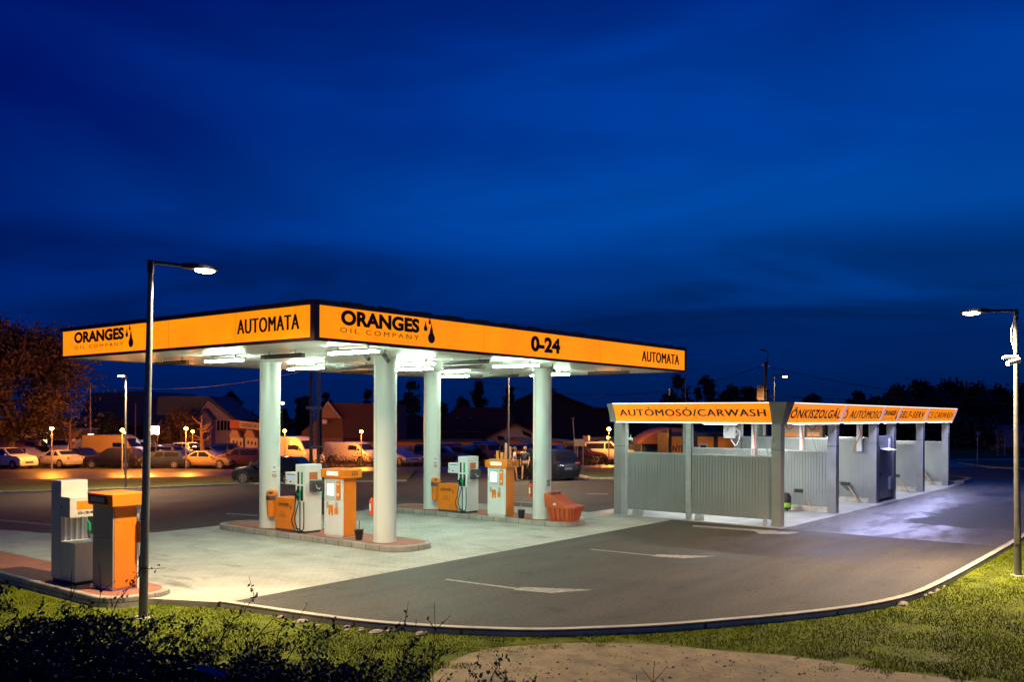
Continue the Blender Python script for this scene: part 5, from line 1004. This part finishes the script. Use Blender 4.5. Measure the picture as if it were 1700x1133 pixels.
for u, D, l in ((1657, 80, 'pair of pale boards on a pole near the white depot'), (1668.5, 81, 'narrow pale board on a pole touching the depot')):
    b = BG('direction_sign', l, 'sign', u, D)
    b.box('pole', u - .5, u + .5, 722, None, 0, .1, M_steel); b.box('sign_board', u - 5, u - .8, 713.5, 722, -.05, 0, M_wallp); b.box('sign_board', u + 1, u + 4.5, 713.5, 722, -.05, 0, M_ow if D == 80 else M_wallp)
# ------------------------------------------------------------------ signs and poles
def tri_sign(u, D, vt, w, label, lean=0, red=True):
    p = pd(u, D); h = hz(vt, D, u) - p.z; t = thing('yield_sign', label, 'road sign', p, aR); t.rotation_euler = (0, lean, aR)
    MB().cyl((0, 0, 0), (0, 0, h), .03, n=8).build('pole', M_steel, t, True); q = lambda s, y0, y1, m, nm, pa: MB().prof([(-w * s, h - .03 * (1 - s) * 8), (w * s, h - .03 * (1 - s) * 8), (0, h - w * 1.75 * s - .0)], 1, y0, y1).build(nm, m, pa)
    f_ = MB().prof([(-w, h), (w, h), (0, h - 1.75 * w)], 1, -.055, -.035).build('sign_plate', mat('sign_red_dim', (.30, .06, .05), .6), t)
    c = h - .58 * w; MB().prof([(x * .66, c + (z - c) * .66) for x, z in ((-w, h), (w, h), (0, h - 1.75 * w))], 1, -.062, -.0555).build('sign_face', M_wallp if not red else mat('sign_pale', (.45, .4, .4), .6), f_)
tri_sign(1623, 62, 716.5, .26, 'yield sign on a slim pole on the right verge'); tri_sign(957.5, 58, 693.5, .12, 'narrow leaning yield sign behind the blank sign board', RAD(-4))
b = BG('notice_board', 'blank brown sign board on two legs on the verge', 'sign', 962, 52)
b.box('sign_board', 953, 971, 729.5, 741.5, -.04, 0, mat('board_brown', (.24, .15, .11), .8, var=.15)); b.box('leg', 958, 959.6, 741.6, None, -.03, .03, M_wood); b.box('leg', 967.5, 969, 741.6, None, -.03, .03, M_wood)
p = pd(524, 56); t = thing('power_pole', 'twin post power pole with ladder behind the near fuel pump', 'power pole', p, aR); x = lambda u: (u - 524) * 56 / F; z = lambda v: hz(v, 56, 524) - p.z
MB().cyl((x(516.5), 0, 0), (x(516.5), 0, z(560)), .11, .09, 12).build('post', M_wood, t, True); MB().cyl((x(529), 0, 0), (x(529), 0, z(560)), .12, .10, 12).build('post', mat('pole_pink', (.30, .19, .15), .8, var=.2), t, True)
MB().box(x(509), -.2, z(680), x(533), .2, z(675)).build('cross_beam', M_steel, t); MB().box(x(516), -.18, z(743), x(535), .18, z(741)).build('cross_beam', M_steel, t); MB().box(x(531.5), -.12, z(755), x(534.5), .12, z(681)).build('cable_box', M_black, t)
mb = MB(); mb.box(x(517.3), -.3, z(740), x(518), -.25, z(677)).box(x(523), -.3, z(740), x(523.7), -.25, z(677))
for i in range(8): mb.box(x(518), -.29, z(738 - i * 8), x(523), -.26, z(737.3 - i * 8))
mb.build('ladder', M_steel, t); MB().prof([(x(516.5), z(743)), (x(522), z(743)), (x(519.5), z(748.5))], 1, -.34, -.32).build('warning_sign', mat('warning_yellow', (.6, .32, .03), .6), t)
for dx in (0, 2.5): MB().cyl((x(533.5), 0, z(757)), (x(543 + dx), .3, z(783)), .035, n=6).build('strut', M_steel, t)
p = pd(845, 50); t = thing('air_station', 'yellow air and water station with hoses at the foot of the lamp pole', 'air station', p, aR); x = lambda u: (u - 845) * 50 / F; z = lambda v: hz(v, 50, 845) - p.z
MB().box(x(824), -.2, 0, x(830), .2, z(749)).build('yellow_cabinet', mat('cabinet_yellow', (.55, .33, .06), .6), t); MB().box(x(831), -.2, 0, x(838), .2, z(752)).build('yellow_cabinet', MATS['cabinet_yellow'], t); MB().box(x(838.2), -.2, 0, x(842.5), .2, z(736)).build('metal_cabinet', mat('station_tan', (.4, .27, .2), .6), t); MB().box(x(846), -.15, 0, x(849), .15, z(742)).build('metal_cabinet', MATS['station_tan'], t)
mb = MB(); hose(mb, [(x(832), -.22, z(738)), (x(829), -.25, z(750)), (x(831), -.25, z(764))], .02); hose(mb, [(x(835), -.22, z(738)), (x(837), -.25, z(752)), (x(834), -.25, z(765))], .02); mb.build('hose', M_rubber, t)
MB().box(x(812.5), -.02, z(767), x(822.5), .0, z(762)).box(x(817), .001, 0, x(818), .02, z(764)).build('notice_plate', M_wallp, t)
# utility pole behind the wash
p = pd(1271, 62); t = thing('utility_pole', 'dark wooden utility pole with lamp bracket and orange banner behind the car wash', 'utility pole', p, aR); x = lambda u: (u - 1271) * 62 / F; z = lambda v: hz(v, 62, 1271) - p.z
MB().cyl((0, 0, 0), (0, 0, z(601)), .12, .10, 12).build('post', M_black, t, True); MB().tube([(x(1274), 0, z(606)), (x(1274), 0, z(583.5)), (x(1271), 0, z(582.5)), (x(1262), 0, z(580.5))], .035, 6).build('lamp_bracket', M_dk, t)
MB().ball((x(1266), 0, z(581.5)), .22, .1, .05, 10, 5).build('lamp_head', M_dk, t); mb = MB(); mb.tube([(x(1268), 0, z(604)), (x(1264), 0, z(608))], .04); mb.tube([(x(1275), 0, z(608)), (x(1279), 0, z(610.5))], .04); mb.build('insulator', M_white, t)
bn = MB().box(x(1256.5), -.03, z(665), x(1268), .0, z(640)).build('banner', mat('banner_orange', (.42, .19, .06), .7, var=.1), t)
MB().prof([(x(1261), z(645)), (x(1262.2), z(642.5)), (x(1263.5), z(645))], 1, -.04, -.031).build('banner_emblem', M_br, bn)
for v_ in (649, 653, 657): MB().box(x(1259), -.04, z(v_ + 1), x(1265.5), -.031, z(v_)).build('printed_line', M_br, bn)
def wire(a, b, sag, label):
    mb = MB(); a, b = Vector(a), Vector(b); off = tuple(a); mb.tube([a.lerp(b, i / 24) - Vector((0, 0, sag * 4 * (i / 24) * (1 - i / 24))) for i in range(25)], .022, 5)
    t = mb.build('overhead_wire', M_black, None, off=off); t.location = off; return tag(t, label, 'wire', 'overhead wires')
def sky(u, v, D): q = fw * D + rt * ((u - 850) * D / F); return Vector((q.x, q.y, hz(v, D, u)))
wire(sky(1265, 608, 62), sky(640, 585, 50), 2.2, 'overhead wire sagging from the dark pole leftward behind the canopy'); wire(sky(1278, 610, 62), sky(1900, 640, 80), 1.6, 'overhead wire running from the dark pole to the right, highest on that side')
wire(sky(1275, 658, 62), sky(1900, 665, 90), .4, 'lowest overhead wire running right above the wash sign'); wire(sky(100, 625, 90), sky(560, 602, 60), 1.5, 'thin overhead wire left of the canopy underside')
# ------------------------------------------------------------------ trees and plants
def leaf_quads(pts, size, rnd):
    mb = MB(); V_, F_ = mb.v, mb.f
    for p in pts:
        a = Vector((rnd.gauss(0, 1), rnd.gauss(0, 1), rnd.gauss(0, .7))).normalized(); c = a.orthogonal().normalized(); c = (c * cos(rnd.random() * 6) + a.cross(c) * sin(rnd.random() * 6)) ; a2 = a.cross(c).normalized()
        s = size * rnd.uniform(.6, 1.3); k = len(V_); q = Vector(p); V_ += [tuple(q - c * s), tuple(q + a2 * s * .45), tuple(q + c * s), tuple(q - a2 * s * .45)]; F_.append((k, k + 1, k + 2, k + 3))
    return mb
def tree(loc, h, w, label, kind='round', leaf=M_leafd, n=1600, size=.3, seed=1, trunk=.28, group='dark trees on the horizon', lean=0):
    R = random.Random(seed); t = thing('tree', label, 'tree', loc, 0, group)
    z0 = h * (.12 if kind == 'poplar' else .26); mb = MB(); mb.tube([(0, 0, -.2), (.05 * w * lean, 0, h * .3), (.1 * w * lean, .02 * w, h * .62), (.1 * w * lean, 0, h * .85)], [trunk, trunk * .7, trunk * .4, trunk * .12], 8)
    ends = []
    for i in range(9 if kind != 'poplar' else 5):
        a = R.random() * 6.28; zz = h * R.uniform(.25, .7); rr = w * R.uniform(.25, .45); e_ = Vector((rr * cos(a), rr * sin(a), zz + h * R.uniform(.08, .22))); mb.tube([(0.05 * w * lean, 0, zz), e_ * .5 + Vector((0, 0, zz * .5)), e_], [trunk * .35, trunk * .2, trunk * .07], 5); ends.append(e_)
    mb.build('trunk', M_bark, t, True); pts = []; cl = []
    for i in range(38 if kind != 'poplar' else 26):
        f = R.random(); z = z0 + (h - z0) * f; prof_w = (w / 2) * (sin(pi * min(1, .12 + f * .88)) ** .6 if kind != 'poplar' else (1 - f) ** .35 * min(1, .35 + f * 2)); a = R.random() * 6.28; q = prof_w * R.uniform(.35, .98)
        cl.append((q * cos(a) + .1 * w * lean * f, q * sin(a), z, R.uniform(.12, .22) * w * (1 if kind != 'poplar' else 1.4)))
    for i in range(n):
        c = R.choice(cl); g = [R.gauss(0, .5) for _ in range(3)]; pts.append((c[0] + g[0] * c[3], c[1] + g[1] * c[3], max(z0 * .7, c[2] + g[2] * c[3] * .8)))
    leaf_quads(pts, size, R).build('crown', leaf, t, fix=False); return t
def bg_tree(u, D, vt, wpx, label, kind='round', seed=1, n=1500, **k):
    p = pd(u, D); h = hz(vt, D, u) - p.z; return tree(p, h, wpx * D / F, label, kind, n=n, size=.0026 * D, seed=seed, **k)
bg_tree(18, 84, 556, 235, 'great orange lit tree at the left edge', seed=3, n=26000, leaf=M_leaf, trunk=.45, group=None)
for i, a in enumerate([(385, 150, 655, 34, 'dark tree right of the pale gabled house', 'round'), (410, 150, 686, 40, 'low dark tree above the red and cream shop sign', 'round'), (497, 150, 662, 14, 'left poplar of the pair behind the twin power pole', 'poplar'), (509, 152, 660, 13, 'right poplar of the pair behind the twin power pole', 'poplar'),
    (543, 155, 648, 15, 'single poplar above the barn gable', 'poplar'), (470, 150, 680, 22, 'small dark tree below the high pale lamp', 'round'), (612, 155, 648, 16, 'slim dark tree at the left side of the nearest column', 'poplar'), (683, 150, 640, 32, 'broad dark tree between the two left columns of the far row', 'poplar'), (664, 150, 668, 18, 'low dark tree touching the nearest column', 'round'),
    (734, 150, 672, 20, 'small dark tree right of the far island rear column', 'round'), (768, 155, 664, 26, 'bushy dark tree left of the tall one above the warehouse', 'round'), (794, 155, 639, 24, 'tall dark tree above the warehouse roof', 'poplar'), (845, 155, 644, 22, 'dark tree behind the lamp pole above the warehouse', 'poplar'),
    (1123, 150, 629, 46, 'dark tree above the left part of the wash sign', 'round'), (1172, 155, 632, 40, 'dark tree left of the white dish', 'round'), (1215, 155, 644, 46, 'dark tree right of the white dish', 'round'), (1243, 158, 645, 40, 'dark tree left of the orange banner', 'round'),
    (1422, 160, 652, 34, 'small dark tree standing alone above the middle sign band', 'round'), (1350, 160, 660, 40, 'low dark tree above the first long sign panel', 'round')]): bg_tree(a[0], a[1], a[2], a[3], a[4], a[5], seed=20 + i, n=1800)
for i, (u, v, w_) in enumerate([(1490, 648, 62), (1532, 639, 74), (1580, 641, 70), (1622, 646, 70), (1655, 650, 62), (1700, 648, 80), (1455, 667, 60), (1560, 668, 80), (1640, 672, 90), (1500, 680, 70), (1750, 645, 90)]):
    bg_tree(u, 118 + 6 * (i % 3) - (14 if i in (6, 7, 8, 9) else 0), v, w_, ['leftmost tall tree of the dark wood at right', 'tallest dark tree above the far end of the wash sign', 'dark tree right of the wash sign end', 'dark tree above the right yield sign', 'dark tree left of the right lamp post', 'dark tree behind the right lamp post', 'low dark tree at the left foot of the wood', 'low dark tree behind the end of the wash sign', 'low dark tree behind the pale boards', 'lower dark tree behind the fourth sign panel', 'dark tree cut by the right edge'][i], seed=60 + i, n=4200, group='dark wood at the right')
tag(leaf_quads([tuple(pd(u, D) + Vector((0, 0, random.uniform(0, 3.5)))) for u, D in [(random.uniform(1380, 1800), random.uniform(100, 125)) for _ in range(9000)]], .42, random.Random(5)).build('undergrowth', M_leafd, None, fix=False), kind='stuff')
p = pd(302, 100); tree(p, hz(688, 100, 302) - p.z, 5.2, 'round dark bush tree behind the twin orange lamps', n=2500, size=.22, seed=90, leaf=M_leaf, group=None)
p = pd(172, 104); tree(p, hz(698, 104, 172) - p.z, 6.5, 'round dark tree before the blue roofed hall', n=2000, size=.22, seed=91, group=None)
p = pd(256, 84); tree(p, hz(722, 84, 256) - p.z, .9, 'thin reddish shrub under the white lit box', n=400, size=.09, seed=92, leaf=M_leaf, trunk=.05, group=None)
def bare(u, D, vt, label, seed, s=1):
    R = random.Random(seed); p = pd(u, D); h = hz(vt, D, u) - p.z; t = thing('bare_tree', label, 'bare tree', p, aR, None); mb = MB(); M_ = mat('pale_bark', (.20, .12, .06), .9, var=.2, vs_=4)
    mb.tube([(0, 0, -.1), (.05, 0, h * .4), (-.05, 0, h * .7), (0, 0, h)], [.22 * s, .17 * s, .12 * s, .03], 8); mb.build('trunk', M_, t, True)
    for i in range(13):
        z = h * R.uniform(.38, .9); sd = R.choice((-1, 1)); l = h * R.uniform(.14, .32) * (1.1 - z / h * .5); m2 = MB(); e1 = Vector((sd * l * .5, R.uniform(-.5, .5) * l, z + l * R.uniform(.0, .3))); e2 = Vector((sd * l, e1.y * 1.5, z + l * R.uniform(.2, .9)))
        m2.tube([(0, 0, z), e1, e2], [.08 * s, .055 * s, .02], 5)
        if i % 2: m2.tube([e1, e1 + Vector((sd * .1, 0, l * .55))], [.04 * s, .015], 4)
        m2.build('limb', M_, t, True)
bare(335, 80, 690, 'bare orange lit tree left of the pale house', 4); bare(117, 82, 698, 'bare orange trunk leaning over the silver saloon', 8)
# weeds at the edge of the car park
R = random.Random(11); pts = []
for _ in range(9000):
    u = R.uniform(-40, 1080); q = at(u, 774.5 - .004 * u + R.uniform(-1.5, 3)); pts.append((q.x, q.y, q.z + abs(R.gauss(0, .22)) * (2.2 if 440 < u < 660 else 1) - .02))
tag(leaf_quads(pts, .10, R).build('roadside_weeds', M_leaf, None, fix=False), kind='stuff')
# lawn blades near the kerb
def inside(x, y, P_):
    c = False; j = len(P_) - 1
    for i in range(len(P_)):
        if (P_[i][1] > y) != (P_[j][1] > y) and x < (P_[j][0] - P_[i][0]) * (y - P_[i][1]) / (P_[j][1] - P_[i][1]) + P_[i][0]: c = not c
        j = i
    return c
dirt = smoothline([(8.2, 7.8), (9.2, 8.35), (10.2, 8.45), (11.0, 7.95), (11.6, 7.35), (12.1, 6.5), (12.35, 5.6), (12.64, 4.91), (12.75, 4.1), (12.80, 3.47), (13.04, 1.93), (13.5, 0), (14, -4)], 3) + [(9, -6), (6, 0), (6.5, 6)]
mb = MB(); V_, F_ = mb.v, mb.f; cnt = 0; mbd = MB()
from mathutils import noise as MN
while cnt < 300000:
    D = 10.5 + 26 * R.random() ** 1.7; u = R.uniform(-60, 1760); q = fw * D + rt * ((u - 850) * D / F); x, y = q.x, q.y; cnt += 1
    if y > 15.1 and x < 9.8 and x > 8.0 or inside(x, y, fore): continue
    edge = MN.noise(Vector((x * 1.8, y * 1.8, 0))) * .8
    if inside(x + edge, y + edge, dirt): 
        if R.random() > .02: continue
    g = MN.noise(Vector((x * .9, y * .9, 3.1))); 
    if g < -.33 and R.random() < .6: continue
    h = R.uniform(.015, .045) * (1 + .7 * g); a = R.random() * 6.28; w_ = .006 + .0005 * (D - 10); lx, ly = R.gauss(0, .35) * h, R.gauss(0, .35) * h; k = len(V_)
    V_ += [(x - cos(a) * w_, y - sin(a) * w_, GL), (x + cos(a) * w_, y + sin(a) * w_, GL), (x + lx, y + ly, GL + h)]; F_.append((k, k + 1, k + 2))
tag(mb.build('grass', M_grass, None, fix=False), kind='stuff')
# broken mortar lumps along the kerb
for i in range(26):
    u, v = R.choice([(R.uniform(400, 720), 0), (R.uniform(1480, 1660), 0)]); 
    k = min(range(len(K) - 1), key=lambda j: abs((Vector((K[j][0], K[j][1], 0)) - Vector((0, 0, 0))).dot(rt) / max(.1, Vector((K[j][0], K[j][1], 0)).dot(fw)) * F + 850 - u)); kx, ky = K[k]
    n_ = Vector((kx, ky, 0)).normalized() * -R.uniform(.15, .5); s = R.uniform(.03, .10); m2 = MB().ball((0, 0, 0), s * 1.6, s, s * .5, 7, 5); m2.v = [(x * R.uniform(.8, 1.2), y * R.uniform(.8, 1.2), z) for x, y, z in m2.v]
    mbd.add([(kx + n_.x + R.uniform(-.3, .3) * 0 + x, ky + n_.y + y, GL + .005 + z) for x, y, z in m2.v], m2.f)
tag(mbd.build('mortar_lumps', M_lump, None), kind='stuff')
mb = MB(); cnt = 0
while cnt < 1100:
    u = R.uniform(600, 1600); D = R.uniform(10.8, 14.5); q = fw * D + rt * ((u - 850) * D / F)
    cnt += 1
    if not inside(q.x, q.y, dirt): continue
    s_ = .006 + .02 * R.random() ** 4; z0 = GL + .007; a = R.random() * 6.28; b = len(mb.v)
    mb.v += [(q.x + s_ * 1.3 * cos(a + k * 1.57), q.y + s_ * 1.1 * sin(a + k * 1.57), z0 - .002) for k in range(4)] + [(q.x + s_ * .7 * cos(a + .5 + k * 1.57), q.y + s_ * .6 * sin(a + .5 + k * 1.57), z0 + s_ * .8) for k in range(4)]
    mb.f += [(b, b + 1, b + 5, b + 4), (b + 1, b + 2, b + 6, b + 5), (b + 2, b + 3, b + 7, b + 6), (b + 3, b, b + 4, b + 7), (b + 4, b + 5, b + 6, b + 7)]
tag(mb.build('gravel', mat('gravel_grey', (.30, .245, .175), .9, var=.5, vs_=20), None), kind='stuff')
# bramble shrubs in the foreground
def bramble(u, D, top, w, label, seed, n=46):
    R = random.Random(seed); q = fw * D + rt * ((u - 850) * D / F); h = top - GL; t = thing('bramble_shrub', label, 'shrub', (q.x, q.y, GL), 0, 'dark brambles in the foreground'); st = MB(); lv = MB(); V_, F_ = lv.v, lv.f
    def leaf(p, s):
        a = Vector((R.gauss(0, 1), R.gauss(0, 1), R.gauss(0, 1))).normalized(); c = a.orthogonal().normalized(); e_ = a.cross(c); k = len(V_); p = Vector(p)
        V_.extend([tuple(p), tuple(p + c * s * .5 + e_ * s * .36), tuple(p + c * s * 1.1), tuple(p + c * s * .5 - e_ * s * .36)]); F_.append((k, k + 1, k + 2, k + 3))
    for i in range(n):
        a = R.random() * 6.28; l = w * R.uniform(.2, .75); hh = h * R.uniform(.6, .88) if i % 8 else h * R.uniform(.88, .98); b0 = Vector((R.gauss(0, .16) * w, R.gauss(0, .16) * w, 0))
        e1 = Vector((cos(a) * l * .5, sin(a) * l * .5, hh * .75)); e2 = Vector((cos(a) * l * .9, sin(a) * l * .9, hh)); e3 = e2 + Vector((cos(a) * l * .35, sin(a) * l * .35, R.uniform(-.12, .12) * h))
        P_ = [b0, b0 * .5 + e1 * .6, e1 + b0 * .3, e2, e3]; ln = []
        for j in range(4):
            for k in range(5): f = k / 5; ln.append(P_[j].lerp(P_[j + 1], f) + Vector((R.gauss(0, .008), R.gauss(0, .008), R.gauss(0, .008))))
        st.tube(ln, [.007 * (1 - .75 * j / len(ln)) for j in range(len(ln))], 4)
        for j in range(5, len(ln)):
            for k in range(R.randint(5, 10)): leaf(ln[j] + Vector((R.gauss(0, .02), R.gauss(0, .02), R.gauss(0, .02))), R.uniform(.014, .034))
            if R.random() < .4:
                tw = ln[j] + Vector((R.gauss(0, .09), R.gauss(0, .09), R.uniform(.0, .14))); st.tube([ln[j], tw], [.003, .0015], 3)
                for k in range(6): leaf(ln[j].lerp(tw, R.random()) + Vector((R.gauss(0, .012),) * 3), R.uniform(.012, .03))
    for i in range(int(20000 * w)):
        f = R.random(); a = R.random() * 6.28; rr = w * .62 * math.sqrt(R.random()) * (1 - .35 * f); z = h * (.35 + .52 * f); k = MN.noise(Vector((q.x + cos(a) * rr, q.y + sin(a) * rr, z)) * 3.0)
        if k > -.12 or f < .5: leaf((cos(a) * rr, sin(a) * rr, z + k * .12), R.uniform(.02, .042))
    st.build('branches', M_stem, t, fix=False); lv.build('foliage', M_bram, t, fix=False)
for i, (u, D, v, w_, l) in enumerate([(-40, 6.4, 985, 1.5, 'dark bramble in the bottom left corner'), (95, 6.1, 985, 1.4, 'dark bramble below the pale fuel pump'), (230, 5.8, 1015, 1.3, 'dark bramble around the foot of the left lamp post'), (350, 6.0, 1045, 1.3, 'dark bramble right of the left lamp post foot'),
    (470, 5.6, 1068, 1.1, 'dark bramble in front of the left lawn'), (590, 5.9, 1088, 1.1, 'dark bramble beside the start of the dirt path'), (690, 5.7, 1100, .9, 'dark bramble before the dirt path'), (770, 6.0, 1112, .75, 'last dark bramble at the right end of the hedge')]):
    bramble(u, D, hz(v, D, u), w_, l, 100 + i)
def twig(u, D, vt, label, seed):
    R = random.Random(seed); q = fw * D + rt * ((u - 850) * D / F); zt = hz(vt, D, u) - GL; t = thing('bare_twig', label, 'twig', (q.x, q.y, GL), 0, 'upright twigs in the foreground'); mb = MB(); lv = []
    P_ = [Vector((R.gauss(0, .01) + .06 * math.sin(i * .5) * .4, R.gauss(0, .01), zt * i / 14)) for i in range(15)]; mb.tube(P_, [.006 * (1 - .05 * i) for i in range(15)], 5)
    for j in range(8, 14):
        for s in (-1, 1): e_ = P_[j] + Vector((s * rt.x, s * rt.y, 0)) * R.uniform(.02, .1) + Vector((0, 0, R.uniform(.03, .1))); mb.tube([P_[j], e_], [.003, .0012], 3); lv += [tuple(e_), tuple(P_[j].lerp(e_, .5)), tuple(P_[j])]
    mb.build('stem', M_stem, t); leaf_quads(lv, .012, R).build('leaves', M_bram, t, fix=False)
twig(722, 5.4, 1002, 'upright twig rising over the kerb left of centre', 1); twig(690, 5.5, 1030, 'leafy twig left of the tallest one at the kerb', 2); twig(1082, 5.6, 1098, 'small twig on the dirt path at the bottom edge', 3); twig(1057, 5.6, 1122, 'tiny twig tip at the bottom edge', 4); twig(162, 5.5, 935, 'leafy shoot rising before the orange kiosk', 5); twig(115, 5.4, 945, 'thin shoot before the pale fuel pump', 6); twig(545, 5.5, 1065, 'forked thin shoot in front of the lawn', 7)
q = fw * 4.6 + rt * ((350 - 850) * 4.6 / F); t = thing('plastic_scrap', 'crumpled blue plastic scrap caught in the brambles', 'litter', (q.x, q.y, hz(1108, 4.6, 350)))
mb = MB(); vs_ = [(rt.x * (i * .03 - .07) , rt.y * (i * .03 - .07), .03 * (j - .5) - i * .009 + random.uniform(-.008, .008)) for i in range(6) for j in range(2)]; mb.add(vs_, [(2 * i, 2 * i + 1, 2 * i + 3, 2 * i + 2) for i in range(5)]); mb.build('scrap', mat('blue_plastic', (.03, .12, .35), .4), t, fix=False)
